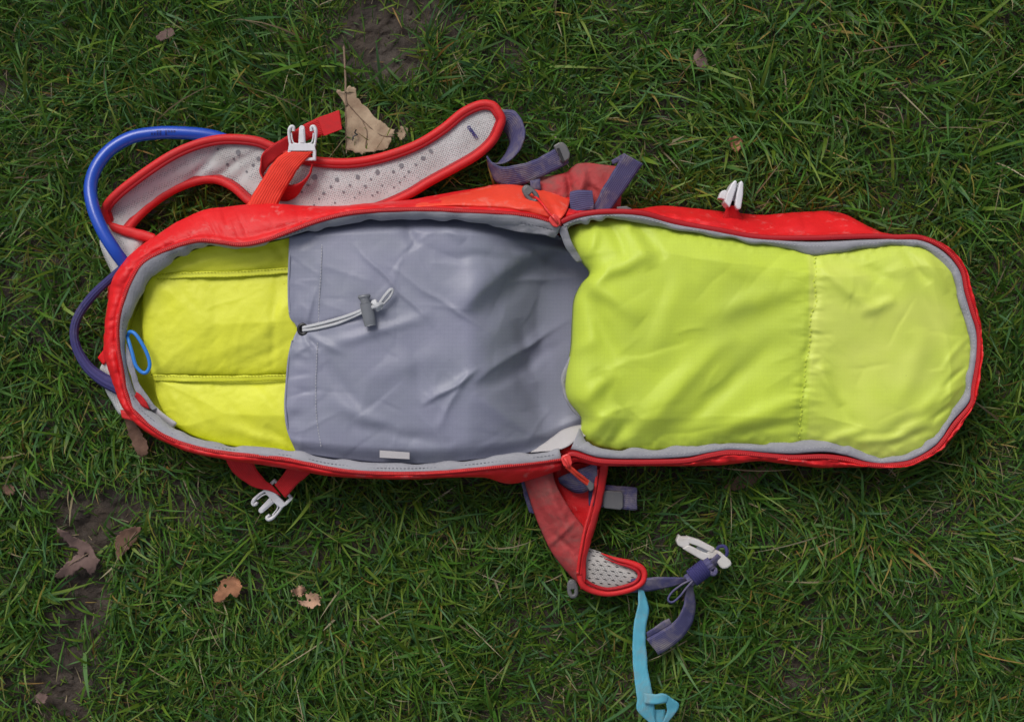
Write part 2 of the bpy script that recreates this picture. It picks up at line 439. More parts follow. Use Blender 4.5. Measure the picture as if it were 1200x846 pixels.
# stations round the main opening: zip line, widest outer point, inner edge of the grey binding
ST = [((657,264,82),(668,234,40),(652,276,76)), ((625,254,88),(645,226,38),(620,271,80)), ((590,250,92),(593,217,35),(590,263,84)),
 ((550,248,95),(555,223,38),(550,259,88)), ((510,246,96),(513,230,42),(510,256,88)), ((470,246,96),(473,237,50),(470,255,88)),
 ((430,248,97),(432,240,58),(430,258,88)), ((400,252,97),(400,243,60),(400,262,87)), ((370,260,97),(365,243,60),(372,268,87)),
 ((340,271,96),(330,241,60),(343,277,84)), ((310,282,95),(295,241,60),(312,285,84)), ((283,287,95),(265,244,60),(285,290,84)),
 ((258,284,94),(240,248,60),(262,289,84)), ((233,282,92),(215,258,60),(241,290,82)), ((208,288,90),(193,271,60),(218,299,80)),
 ((183,298,88),(168,288,62),(195,313,78)), ((165,310,87),(148,306,64),(180,327,76)), ((153,330,86),(133,328,66),(168,345,75)),
 ((144,353,85),(128,353,66),(157,365,74)), ((138,378,84),(124,383,66),(150,388,74)), ((138,405,84),(123,410,66),(147,410,74)),
 ((142,430,84),(129,435,66),(150,432,74)), ((147,458,84),(137,458,68),(158,455,74)), ((156,480,85),(147,480,70),(170,473,75)),
 ((172,496,86),(165,499,72),(187,486,76)), ((195,512,87),(190,515,74),(207,501,78)), ((225,523,88),(222,528,76),(232,512,79)),
 ((265,531,90),(265,537,76),(268,520,81)), ((308,535,92),(308,543,76),(310,524,83)), ((345,540,93),(345,549,76),(347,528,84)),
 ((385,549,94),(385,556,76),(387,535,84)), ((430,554,94),(430,559,76),(430,540,84)), ((480,555,93),(480,560,76),(480,541,84)),
 ((525,553,92),(525,558,76),(525,539,83)), ((574,548,90),(568,558,70),(572,534,82)), ((622,543,86),(602,565,56),(620,529,80)),
 ((658,538,82),(657,549,56),(655,524,78))]
TE = np.array([s[0] for s in ST], float); OU = np.array([s[1] for s in ST], float); IN = np.array([s[2] for s in ST], float)

IN = TE + (IN - TE) * np.interp(np.arange(len(TE)), [0, 9, 14, 20, 36], [1, 1, .85, .8, .82])[:, None]
def shell(name, te, ou, mat, parent, n=420, low=30, seed=0, inset=12, cen=(0, 0), rough=1.0):
    t = crom(te, n); o = crom(ou, n)
    fr = [0, .06, .12, .17, .26, .38, .52, .68, .84, 1]; pz = [0, .8, .6, -1.2, 1.5, 4, 5.5, 5, 3, 0]
    rows = []
    s = np.linspace(0, len(te) * 1.0, n)
    for k, f in enumerate(fr):
        p = t * (1 - f) + o * f
        q = P(p)
        q[:, 2] += (pz[k] + rough * (2.2 * noise(s * 1.5, k * .5 + s * .3, seed + 3) + 1.3 * (1 - 2 * np.abs(noise(s * 3.3, k * .45 + s * .8, seed + 9))) + .6 * noise(s * 9, k * .8 + s, seed + 19)) * min(1, f * 4)) / 1000
        rows.append(q)
    base = rows[-1].copy()
    c = np.array([cen[0], cen[1], 0]) / 1000
    for zz, ins in ((.72, -1.0), (.4, 0.0), (.12, 6), (.04, inset)):
        q = base.copy(); d = q[:, :2] - c[:2]; d /= np.linalg.norm(d, axis=1)[:, None]
        q[:, :2] -= d * ins / 1000
        q[:, 2] = np.maximum(base[:, 2] * zz, .003) + .0015 * noise(s * 1.3, zz * 9 + np.zeros(n), seed)
        rows.append(q)
    V = np.stack(rows, 1)
    return mesh(name, V, grid_faces(n, len(rows)), mat, parent)

main = shell('main_shell', TE, OU, M['red'], bag, cen=(-210, 20))
solid(main, 1.5, -1)

def ring_band(name, a, b, mat, parent, n=420, lift=2.0, wob=2.0, seed=1, lip=4, thick=1.6):
    """flat binding tape between two edges with a rolled inner lip"""
    A = crom(a, n); B = crom(b, n); s = np.linspace(0, len(a), n)
    rows = []
    for f, dz in ((0.02, -.5), (.12, lift * .6), (.35, lift), (.6, lift), (.85, lift * .6), (1.0, -.6), (1.03, -lip), (1.0, -lip * 2.2)):
        p = A * (1 - f) + B * f
        p[:, 2] = A[:, 2] * (1 - min(f, 1)) + B[:, 2] * min(f, 1) + dz + wob * noise(s * 1.7, f * 1.5 + np.zeros(n), seed) * f
        nx = wob * noise(s * 2.3, np.zeros(n) + 3, seed + 5) * f
        p[:, 1] += nx; p[:, 0] += .5 * nx
        rows.append(P(p))
    o = mesh(name, np.stack(rows, 1), grid_faces(n, len(rows)), mat, parent)
    return solid(o, thick, 0)
rim = ring_band('rim_binding', TE, IN, M['grey_bind'], bag)
mid = TE * .45 + IN * .55; mid[:, 2] += 2.9
bits('stitching', mid, (2.2, .7, .5), M['stitch_dark'], rim, 4.2)
zt = TE.copy(); zt[:, 2] += 1.6
bits('zip_teeth', zt, (1.2, 2.5, 1.6), M['zip'], main, 2.2)
zo = TE * .86 + OU * .14; zo[:, 2] = TE[:, 2] - 1
tube('zip_tape', np.array(TE) + (0, 0, .3), 2.6, M['dark_red'], main, n=420, k=8, ry=1.1)

so_ = TE * .78 + OU * .22; so_[:, 2] = TE[:, 2] * .78 + OU[:, 2] * .22 + .6
bits('zip_stitching', so_, (2.4, .8, .7), M['dark_red'], main, 3.8)
# inner side wall of the compartment
def inner_wall(i0, i1, mat):
    n = 300; I = crom(IN, n); keep = slice(int(i0 * n), int(i1 * n) + 1); q = P(I); rows = [q + (0, 0, -.004)]
    c = np.array([-.17, .02])
    for dz, ins in ((-.02, 3), (-.045, 5), (-.068, 10)):
        r = q.copy(); d = r[:, :2] - c; d /= np.linalg.norm(d, axis=1)[:, None]
        r[:, :2] += d * .004; r[:, 2] += dz + .002 * noise(np.linspace(0, 60, n), np.zeros(n) + ins, 4); rows.append(r)
    V = np.stack(rows, 1)[keep]
    return mesh('inner_wall', V, grid_faces(len(V), len(rows)), mat, bag)
inner_wall(0, .255, M['grey_nylon']); inner_wall(.255, .80, M['yellow']); inner_wall(.80, 1, M['grey_nylon'])

# brighter side panel low on the bag's flank
def sp_z(px, py, u, v):
    return 84 * (1 - v) + 36 * v + 9 * np.sin(np.pi * v) ** .8 + 1.5 * fbm(px / 22, py / 14, 6) + fold(px, py, 640, 228, 655, 258, 5, -4) + fold(px, py, 600, 250, 668, 236, 4, 2.5) + 7 * sstep(0, .12, u) * np.sin(np.pi * v) ** .5
patch('side_panel', [(470,245),(520,242),(560,243),(600,246),(640,255),(655,259)], [(472,236),(515,228.5),(555,221.5),(593,215.5),(620,219),(648,225),(669,232)],
      [(470,245),(471,240),(472,236)], [(655,259),(664,247),(669,232)], M['orange'], main, sp_z, 90, 24, thick=1.5)

# ---- lining: base and three padded panels
lining = patch('inner_lining', [(158,318),(195,298),(240,281),(283,281),(352,262),(420,256)], [(165,478),(195,498),(268,522),(352,530),(420,536)],
    [(158,318),(148,355),(143,400),(148,440),(165,478)], [(420,256),(420,400),(420,536)], M['yellow'], bag,
    lambda px, py, u, v: 38 + 10 * fbm(px / 60, py / 60, 2) - 14 * np.exp(-(((px - 170) / 22) ** 2 + ((py - 462) / 22) ** 2)), 60, 60)

def pad_z(seed, top, edge, folds=()):
    def f(px, py, u, v):
        e = np.minimum(np.minimum(v, 1 - v) * 2, np.minimum(u * 3.0, 1))
        prof = np.clip(e, 0, 1) ** .42
        z = edge + (top - edge) * prof + 1.6 * fbm(px / 44, py / 36, seed) + 1.0 * fbm(px / 9, py / 13, seed + 4) * (1 - np.clip(e, 0, 1))
        for a in folds: z = z + .65 * fold(px, py, *a)
        z = z + crumple(px, py, (160, 280, 345, 525), 34, 90 + seed, wd=(2, 4.5), amp=(.2, .6), ln=(15, 50))
        return z
    return f
R_ = lambda y0, y1: [(420, y0), (420, (y0 + y1) / 2), (420, y1)]
p1 = patch('padded_panel', [(185,306),(225,285),(280,276),(345,262),(420,256)], [(172,325),(220,322.5),(280,321),(338,317),(420,312)], [(185,306),(178,316),(172,325)], R_(256,312), M['yellow'], lining,
    pad_z(1, 69, 56, ((205,305,325,290,9,-4),(280,316,335,296,7,3),(230,312,300,306,5,-2.5),(318,280,338,312,6,-4),(250,290,300,300,5,2.5))), 110, 34)
p2 = patch('padded_panel', [(172,322.5),(220,320),(280,318.5),(338,314.5),(420,310)], [(177,440),(230,440),(290,440),(338,438),(420,436)], [(172,322.5),(167,350),(166,385),(170,415),(177,440)], R_(310,436), M['yellow'], lining,
    pad_z(2, 73, 57, ((205,330,235,372,7,-2.5),(255,326,250,430,9,-2.0),(300,400,345,350,9,3),(325,330,320,430,6,-3),(180,340,178,430,5,1.5),(290,425,340,400,6,-2),(225,430,300,395,9,2))), 130, 90)
p3 = patch('padded_panel', [(180,444),(230,444),(290,444),(338,442),(420,440)], [(199,496),(235,514),(290,526),(345,531),(420,536)], [(180,444),(183,465),(190,482),(199,496)], R_(440,536), M['yellow'], lining,
    pad_z(3, 72, 55, ((215,455,240,500,7,-3),(262,500,335,520,7,4),(255,462,300,505,8,-3),(300,455,340,505,7,3),(200,460,215,490,4,2),(315,500,345,525,5,-4))), 120, 60)
# flat double-stitched seam bands between the panels
def band(name, A, B, par):
    return strip(name, A, B, M['yellow'], par, n=70, m=6, thick=.8, crown=.3)
sa = band('seam_band', [(176,322,60),(220,319,66),(280,317.5,67),(345,313,66),(400,310,62)], [(172,328,60),(220,326,67),(280,324.5,68),(345,320,67),(400,317,62)], lining)
sb = band('seam_band', [(179,439,60),(230,440,66),(290,440,68),(345,438,67),(400,437,62)], [(181,446.5,60),(230,447.5,66),(290,447,67),(345,445,66),(400,444,62)], lining)
for A in ([(176,323,62.2),(220,320,68.2),(280,318.5,69.3),(338,315,68)], [(174,327.4,62.2),(220,325.4,69),(280,323.9,70),(338,320,69)],
          [(181,440.3,62.2),(230,441,68.4),(290,441,70),(338,439.3,69)], [(183,446,62),(230,447,68),(290,446.4,69),(338,444.8,68)]):
    bits('stitching', A, (2.0, .7, .6), M['stitch_yel'], lining, 3.6)

# ---- grey drawcord sleeve
SF = [(423,296,500,374,3.2,3.2,1.3,.3),(463,316,570,386,3.4,2.6,1.3,-.3),(379,408,496,373,7,3.5),(540,362,598,312,16,9,2,.35),(590,318,660,284,13,8,2,.35),
      (560,378,620,310,16,-8),(500,472,556,436,5,5,1.5,.4),(565,440,665,376,6,5.5,1.6,.4),(570,452,668,398,9,-6),(515,498,548,440,5,3.5,1.5),(600,330,690,322,5,4,1.5),
      (470,258,486,288,7,-4),(520,262,540,282,7,3.5),(560,292,650,300,8,3),(385,430,420,480,8,-3.5),(395,470,470,515,9,4),(520,300,600,300,6,-2.5),(630,300,690,322,8,-9),
      (600,420,640,500,10,-4),(560,470,640,512,9,4),(420,500,520,520,8,-4),(610,380,625,440,8,-5),(640,390,660,450,8,4),(430,440,520,420,14,2.5),(480,400,500,470,9,-2.5),(355,387,420,372,4,-2.5),
      (356,388,372,430,3.5,2.6),(356,388,374,408,2.5,-2.4),(356,382,366,340,3,2.2),(358,388,402,412,4,2.2),(372,300,372,360,7,1.6),(350,290,368,278,5,-2)]
def sleeve_z(px, py, u, v):
    z = 80 + 10 * np.sin(np.pi * np.clip(v, 0, 1)) ** .6 * sstep(335, 430, px)
    z = z - 84 * sstep(545, 662, px) * (0.5 + .5 * np.sin(np.pi * v) ** .7)
    z = z - 16 * (1 - sstep(0, .07, v)) - 9 * (1 - sstep(1, .93, v))
    for a in SF: z = z + .95 * fold(px, py, *a)
    z = z + 1.6 * fbm(px / 60, py / 55, 31, 2) + .3 * fbm(px / 16, py / 14, 37, 3)
    z = z + crumple(px, py, (345, 265, 690, 530), 80, 5, wd=(1.8, 4.5), amp=(.3, .9))
    z = z + crumple(px, py, (338, 275, 372, 525), 16, 8, ang=.1, spread=1.2, wd=(3, 5), amp=(.6, 1.4), ln=(15, 34))
    z = z + 1.6 * np.exp(-((px - 345) / 9) ** 2) * noise(py / 14, px / 40, 5)
    e = np.exp(-(((px - 355) / 12) ** 2 + ((py - 386) / 9) ** 2)); z = z - 3 * e
    return np.where(z < 24, 24 - 8 * (1 - np.exp(-np.clip(24 - z, 0, 99) / 12)), z)
sleeve = patch('drawcord_pocket', [(340,262),(400,255),(470,252),(550,256),(620,268),(662,280),(705,300)], [(347,530),(400,538),(480,544),(560,539),(620,530),(670,508),(705,495)],
    [(340,262),(338,300),(337,340),(339,370),(346,380),(348,387),(344,396),(338,418),(335,445),(333,475),(336,503),(347,530)], [(705,300),(705,400),(705,495)], M['grey_nylon'], bag, sleeve_z, 190, 150, thick=1.0)
def szp(x, y):
    return float(sleeve_z(np.array(x * 1.), np.array(y * 1.), np.array((x - 338) / 350.), np.array((y - 262) / 275.)))
hem = [(379,262),(377,290),(376,320),(374,350),(373,385),(371,420),(370,455),(371,490),(376,522)]
for dx in (0,):
    bits('hem_stitching', [(x + dx, y, szp(x, y) + 1.0) for x, y in hem], (2.2, .8, .6), M['stitch_grey'], sleeve, 3.4)
tube('hem_fold', [(341,266,70)] + [(x, y, szp(x + 2, y) - .6) for x, y in [(339.5,300),(338.5,340),(340,366)]], 1.3, M['grey_nylon'], sleeve, n=60)
tube('hem_fold', [(x, y, szp(x + 2, y) - .6) for x, y in [(343,399),(338.5,420),(336,447),(334.5,475),(337.5,502)]] + [(346,522,66)], 1.3, M['grey_nylon'], sleeve, n=60)
ez = szp(355, 386)
tube('eyelet', [(355 + 5 * math.cos(a), 386 + 5.6 * math.sin(a), ez + 1.6) for a in np.linspace(0, 2 * np.pi, 12, endpoint=False)], 2.0, M['black'], sleeve, n=40, closed=True)
prism('eyelet_hole', [(355 + 4.5 * math.cos(a), 386 + 5 * math.sin(a)) for a in np.linspace(0, 2 * np.pi, 16, endpoint=False)], ez - .6, ez + .9, M['black'], sleeve, bevel=0)
tube('drawcord', [(355,387,ez+2)] + [(x, y, szp(x, y) + 2.6) for x, y in ((364,386),(375,384),(395,379),(412,372))] + [(430,364,szp(430,364)+7)], 1.9, M['cord'], sleeve, n=70)
tube('drawcord', [(355,384,ez+2.5)] + [(x, y, szp(x, y) + 3.4) for x, y in ((364,382),(375,379.5),(392,375),(411,369))] + [(430,361,szp(430,361)+7)], 1.9, M['cord'], sleeve, n=70)
cz = szp(432, 366) + 8
lock = tube('cord_lock', [(434,382,cz),(431.5,368,cz),(428.5,355,cz)], 6.9, M['lock_pl'], sleeve, n=24, k=20, ry=5.2, taper=[.9,1,1,1,.97])
tube('button', [(428.5,355,cz),(427.5,351,cz),(427.3,349.5,cz)], 5.2, M['lock_pl'], lock, n=10, k=16, ry=4)
tube('button', [(427.3,350.5,cz),(426.8,347.5,cz),(426.5,345.5,cz)], 7.3, M['lock_pl'], lock, n=10, k=16, ry=5, taper=[.8,1,.9])
for a, r in (((437,354),(446,361)), ((439,353),(443,363)), ((437,360),(447,356))):
    tube('cord_knot', [(a[0], a[1], cz+1),((a[0]+r[0])/2, (a[1]+r[1])/2, cz+5),(r[0], r[1], cz)], 2.7, M['cord'], lock, n=16)
tube('drawcord', [(444,357,cz),(450,348,cz+2),(457,340,cz+1),(460,340,cz),(458,346,cz-1),(452,353,cz-1),(446,359,cz-1)], 1.8, M['cord'], sleeve, n=50)
prism('care_label', [(445,527.5),(480,530),(480,538),(445,536)], 86.5, 87.3, M['white_cloth'], bag, bevel=.2, label='small white sewn-in label tag at the rim')
# blue loop, red ribbon and white label tucked in the head of the bag
tube('hang_loop', [(150,393,70),(152,389,74),(158,391,77),(166,402,78),(173,416,78),(175.5,428,78),(172,436,78),(166,436,78),(159,428,78),(155,414,77),(151,400,74),(149,394,70)], 2.1, M['blue_cord'], bag, n=90)
strip('red_ribbon', [(160,459,82),(165,463,82),(172,472,82)], [(158,464,80),(165,474,80),(175,480,80)], M['red_web'], bag, n=16, m=4)
strip('white_label', [(175,471,74),(190,483,74),(207,496,74)], [(172,478,68),(186,491,68),(203,503,68)], M['white_cloth'], bag, n=16, m=4)
strip('lining_fold', [(148,402,74),(156,422,75),(162,446,75),(176,468,75),(184,479,74)], [(147,420,76),(152,436,77),(159,458,77),(168,470,77),(178,481,76)], M['grey_bind'], bag, n=40, m=5, thick=2)

# ---- flap (front panel folded open to the right)
FT = np.array([(658,260,82),(672,254,86),(690,250,88),(715,248,88),(753,250,86),(790,260,82),(843,270,80),(890,278,78),(950,279,77),(1017,277,76),(1048,278,76),(1080,279,76),(1108,292,76),
 (1127,315,76),(1133,340,76),(1140,365,76),(1147,388,75),(1147,418,75),(1141,455,75),(1138,474,75),(1119,497,75),(1106,516,75),(1094,528,75),(1070,541,75),(1042,545.5,75),(1015,544,75),(991,538,75),(965,535,76),
 (928,536,76),(900,534,77),(858,530,78),(830,534,79),(801,540,80),(744,541.5,82),(702,540,83),(672,532,82),(664,536,81)], float)
FO = np.array([(664,244,60),(678,247,62),(694,247,62),(716,246,60),(750,244.5,44),(780,241.5,24),(833,246.5,18),(890,252,16),(940,249,14),(985,250,14),(1035,273,32),(1082,277,60),(1112,291,66),
 (1131,314,66),(1138,340,66),(1145,364,66),(1149,387,66),(1150,420,66),(1144.5,457,66),(1142,471,66),(1125,500,66),(1108,522,66),(1096,531.5,66),(1073,544,66),(1045,548.5,66),(1013,547.5,66),(988,547.5,66),(962,548,64),
 (920,543.5,64),(890,540,64),(860,543.5,64),(830,545.5,64),(801,546,64),(744,546,66),(702,545.5,68),(676,541,66),(664,548,60)], float)
FI = np.array([(664,270,76),(676,263,80),(692,259,83),(715,257,83),(753,261,81),(790,270,79),(843,278,77),(890,285,75),(950,296,74),(1017,292,73),(1048,287,73),(1078,291,73),(1101,306,73),
 (1117,324,73),(1122,347,73),(1131,375,73),(1136,396,72),(1136,416,72),(1131,448,72),(1127,465,72),(1108,486,72),(1096,507,72),(1085,518,72),(1066,529,72),(1042,534.5,72),(1022,533,72),(991,521,73),(965,515,74),
 (928,520,74),(900,520.5,75),(858,519,76),(830,521,77),(801,524,78),(744,527,79),(702,524,80),(686,517,78),(680,505,74)], float)
flap = shell('flap_shell', FT, FO, M['red'], bag, n=420, seed=40, cen=(270, 20), inset=14, rough=1.7)
solid(flap, 1.5, -1)
fb = ring_band('flap_binding', FT * .72 + FI * .28, FI, M['grey_bind'], bag, seed=51, lift=2.2, wob=2.6, lip=3)
fm = FT * .6 + FI * .4; fm[:, 2] += 3.4
bits('stitching', FT * .45 + FI * .55 + (0, 0, 2.9), (2.0, .6, .5), M['stitch_grey'], fb, 4.2)
bits('zip_teeth', (FT * .93 + FO * .07) + (0, 0, 1.9), (1.2, 2.5, 1.6), M['zip'], flap, 2.2)
tube('zip_tape', FT + (0, 0, .5), 3.0, M['dark_red'], flap, n=420, k=8, ry=1.2)
LF = [(745,508,850,400,15,6.5,2,.2),(780,512,905,408,13,-5.5),(810,518,945,468,11,5),(850,522,945,492,8,-4),(690,325,765,296,11,6),(692,326,745,372,12,6),(690,345,720,420,10,-5),
      (712,258,730,300,7,-4),(735,260,760,310,8,3.5),(698,264,690,300,6,3.5),(700,440,735,505,10,-5),(684,470,720,440,9,5),(690,515,722,480,8,5),(742,262,775,300,8,-4),(800,280,900,330,15,3.5),
      (820,400,940,350,16,-3.5),(840,370,945,330,11,3),(760,420,800,330,15,3),(650,420,700,400,10,3),(715,522,742,490,7,-4.5),(840,520,935,505,6,3.5),
      (958,310,1020,362,8,4.2),(985,304,1050,330,8,-3.5),(1010,366,1046,350,7,3.5),(960,430,985,470,6,4.5),(968,440,1000,500,8,-3),(1040,330,1090,420,14,3),(1070,330,1120,420,11,-4),(1055,470,1085,395,12,3),
      (1060,510,1122,440,9,3),(1030,512,1095,480,9,-4.5),(1000,515,1065,512,6,4),(1085,300,1106,340,6,3),(1060,296,1085,330,6,-3.5),(1128,400,1105,430,4,1.6),(1130,430,1108,455,4,-3),(1124,450,1100,470,4,1.6),(1115,475,1090,490,4,-3),
      (960,522,1010,505,6,4),(1040,524,1085,505,5,-4)]
def seam_x(py): return 957 - 20 * sstep(300, 520, py) + 3 * noise(py / 25., np.zeros_like(py) + .5, 3)
def flap_z(px, py, u, v):
    e = np.clip(np.minimum(v, 1 - v) * 7, 0, 1) * np.clip((1 - u) * 12, 0, 1)
    z = 64 + 20 * np.clip(e, 0, 1) ** .5
    z = z + 13 * np.exp(-((px - 760) / 110) ** 2) * np.sin(np.pi * v) ** .7
    r = np.clip(u / .062, 0, 1); z = z - 34 * (1 - np.sqrt(np.clip(1 - (1 - r) ** 2, 0, 1)))
    for a in LF: z = z + 1.0 * fold(px, py, *a)
    d = px - seam_x(py)
    z = z - 2.2 * np.exp(-(d / 4.5) ** 2) + 1.0 * noise(py / 4.2, px / 30, 12) * np.exp(-(d / 11) ** 2) + .9 * noise(py / 7, px / 40, 13) * np.exp(-(d / 24) ** 2)
    z = z + 2.6 * fbm(px / 80, py / 70, 61, 2) + .25 * fbm(px / 18, py / 20, 67, 3)
    z = z + crumple(px, py, (675, 265, 945, 520), 26, 15, ang=-.75, spread=1.2, wd=(4, 10), amp=(.5, 1.7), ln=(30, 100)) + crumple(px, py, (960, 290, 1135, 530), 30, 17, wd=(2, 6), amp=(.3, 1.0), ln=(18, 60))
    z = z + crumple(px, py, (935, 300, 965, 515), 46, 19, ang=.15, spread=.9, wd=(1.8, 3.2), amp=(.3, .8), ln=(10, 34))
    rim = np.clip(1 - np.minimum(np.minimum(v, 1 - v) * 12, (1 - u) * 22), 0, 1)
    z = z + 1.6 * rim * noise(px / 6, py / 6, 71)
    return z
def end_translucency_tint(m):  # light showing through the flap end, put into the colour as paler yellow
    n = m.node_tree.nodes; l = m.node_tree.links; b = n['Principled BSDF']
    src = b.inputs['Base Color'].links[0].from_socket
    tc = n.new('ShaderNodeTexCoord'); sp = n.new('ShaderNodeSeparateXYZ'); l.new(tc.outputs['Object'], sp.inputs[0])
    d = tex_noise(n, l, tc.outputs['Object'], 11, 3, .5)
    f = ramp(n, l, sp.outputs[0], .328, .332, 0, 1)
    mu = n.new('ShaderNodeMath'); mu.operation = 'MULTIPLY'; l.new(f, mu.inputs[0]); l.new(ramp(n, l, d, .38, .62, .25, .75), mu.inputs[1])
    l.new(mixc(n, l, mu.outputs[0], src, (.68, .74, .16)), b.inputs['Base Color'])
end_translucency_tint(M['lime'])
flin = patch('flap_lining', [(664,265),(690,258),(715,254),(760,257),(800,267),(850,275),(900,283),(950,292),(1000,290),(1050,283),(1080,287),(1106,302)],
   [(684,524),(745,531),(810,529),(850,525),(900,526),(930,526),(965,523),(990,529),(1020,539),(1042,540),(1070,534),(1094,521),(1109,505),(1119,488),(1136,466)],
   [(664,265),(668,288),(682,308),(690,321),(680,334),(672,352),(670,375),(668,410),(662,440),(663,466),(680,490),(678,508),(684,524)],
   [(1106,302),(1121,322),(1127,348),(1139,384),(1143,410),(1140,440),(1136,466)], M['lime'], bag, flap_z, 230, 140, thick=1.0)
def fzp(x, y): return float(flap_z(np.array(x * 1.), np.array(y * 1.), np.array(.55), np.array((y - 290) / 235.)))
ys = np.linspace(302, 518, 26); sx = seam_x(ys)
bits('seam_stitching', [(x + random.uniform(-1, 1), y, fzp(x, y) + .8) for x, y in zip(sx, ys)], (3.0, 1.6, 1.0), M['stitch_lime'], flin, 5.5, jitter=1.2)
# binding visible where the flap's hem curls into the bag, and its white hinge lining
strip('hem_binding', [(680,400,62),(668,418,64),(661,432,64),(658,446,64),(661,464,64),(670,480,62),(682,490,60)], [(686,402,58),(676,424,60),(668,440,60),(664,450,60),(668,464,60),(676,476,58),(688,486,56)], M['grey_bind'], fb, n=50, m=6, thick=2.4, crown=1.5)
strip('hem_binding', [(655,266,80),(657,276,78),(664,292,72),(676,308,64)], [(664,264,80),(667,276,78),(674,292,72),(684,306,64)], M['grey_bind'], fb, n=24, m=5, thick=2.4)
strip('hinge_lining', [(622,530,74),(640,518,66),(662,503,58),(690,496,54)], [(650,528,79),(664,524,78),(676,516,74),(692,508,66)], M['white_cloth'], bag, n=30, m=8, thick=1.2, label='white woven lining showing at the hinge')
strip('rim_lining', [(560,257,86),(600,261,86),(630,266,84),(655,272,80)], [(575,264,78),(610,272,80),(640,276,80),(650,279,76)], M['grey_bind'], rim, n=40, m=8, thick=1.2, zf=lambda x, y, u, v: 2 * noise(x / 9, y / 7, 9) * v)
# base panel joining bag and flap, low between them
patch('base_panel', [(630,250),(665,250),(710,248)], [(630,540),(665,545),(710,542)], [(630,250),(630,400),(630,540)], [(710,248),(710,400),(710,542)], M['red'], bag, lambda px, py, u, v: 4 + 1.5 * fbm(px / 20, py / 20, 3), 20, 60, thick=2)

# zip sliders and pulls
def slider(x, y, z, ang, par):
    t = thing_part('zip_slider', par)
    c, s = math.cos(ang), math.sin(ang)
    q = lambda a, b: (x + a * c - b * s, y + a * s + b * c)
    return prism('zip_slider', [q(-7, -4), q(-3, -6), q(5, -5), q(8, -2), q(8, 3), q(4, 6), q(-4, 6), q(-7, 3)], z - 2, z + 4, M['zip'], par, bevel=1.2)
def thing_part(*a): return None
s1 = slider(650, 259, 86, .9, main)
tube('slider_bridge', [(645,252,87),(648,254,93),(652,259,93),(654,263,88)], 1.5, M['zip'], s1, n=20)
tube('pull_cord', [(649,256,92),(643,249,90),(637,241,86),(631,234,79),(627,231,74)], 1.3, M['red'], s1, n=40)
def pull_tab(name, cx, cy, ang, z, L, W, mat, par):
    c, s = math.cos(ang), math.sin(ang)
    q = lambda a, b: (cx + a * c - b * s, cy + a * s + b * c, z)
    o = tube(name, [q(-L*.5, -W*.25), q(-L*.5, W*.25), q(-L*.1, W*.5), q(L*.35, W*.42), q(L*.5, 0), q(L*.35, -W*.42), q(-L*.1, -W*.5)], 2.5, mat, par, n=44, closed=True, ry=2.0)
    prism('tab_head', [q(-L*.52, -W*.35)[:2], q(-L*.02, -W*.5)[:2], q(-L*.02, W*.5)[:2], q(-L*.52, W*.35)[:2]], z - 2, z + 2.2, mat, o, bevel=1)
    return o
pull_tab('pull_tab', 622, 228, .85, 74, 19, 9, M['grey_pl'], main)
s2 = slider(664, 539, 84, 1.2, main)
tube('slider_bridge', [(660,535,86),(663,539,91),(666,545,90),(667,549,84)], 1.5, M['zip'], s2, n=20)
tube('pull_cord', [(664,547,86),(672,554,80),(680,561,72),(688,567,66)], 1.8, M['orange'], s2, n=30)
tube('pull_cord', [(666,545,86),(675,553,80),(683,559,72),(689,564,66)], 1.8, M['orange'], s2, n=30)
prism('pull_tab', [(684,565),(690,561),(696,567),(695,573),(691,575)], 60, 67, M['grey_pl'], s2, bevel=1.2)

# ---- back panel mesh and harness edge peeking out at the head of the bag
strip('back_panel', [(122,262,24),(119,280,22),(124,298,22),(133,318,22),(138,340,20)], [(175,272,34),(165,290,34),(160,306,34),(160,325,34),(160,340,34)], M['grey_mesh'], bag, n=30, m=8, thick=8, crown=2)
strip('back_panel', [(124,424,30),(120,434,26),(126,455,26),(135,472,26),(143,484,28)], [(150,420,40),(150,436,38),(156,455,38),(160,470,38),(166,482,38)], M['grey_mesh'], bag, n=30, m=8, thick=8, crown=2)
strip('harness_edge', [(127,262,34),(145,266,38),(165,271,40),(182,276,42)], [(133,270,34),(150,276,38),(168,281,40),(182,285,42)], M['piping'], bag, n=24, m=6, thick=5, crown=2)
strip('harness_tab', [(132,398,44),(122,410,40),(115,419,36)], [(140,410,46),(130,418,40),(121,428,36)], M['red'], bag, n=12, m=6, thick=2)
strip('harness_tab', [(143,480,40),(148,482,42),(158,486,44)], [(144,489,40),(152,492,42),(166,497,44)], M['piping'], bag, n=12, m=5, thick=4)
strip('harness_edge', [(131,322,50),(127,335,44),(126,350,40)], [(140,322,50),(136,335,44),(134,350,40)], M['orange'], bag, n=12, m=5, thick=3)
# haul loop
tube('haul_loop', [(143,314,58),(130,326,56),(110,345,50),(94,366,44),(87,386,40),(90,408,38),(103,430,38),(120,444,40),(138,453,44),(150,458,48)], 5.2, M['loop'], bag, n=110, k=14, ry=4.2, taper=[.8,.9,1,1,1,1.1,1.3,1.6,1.8])

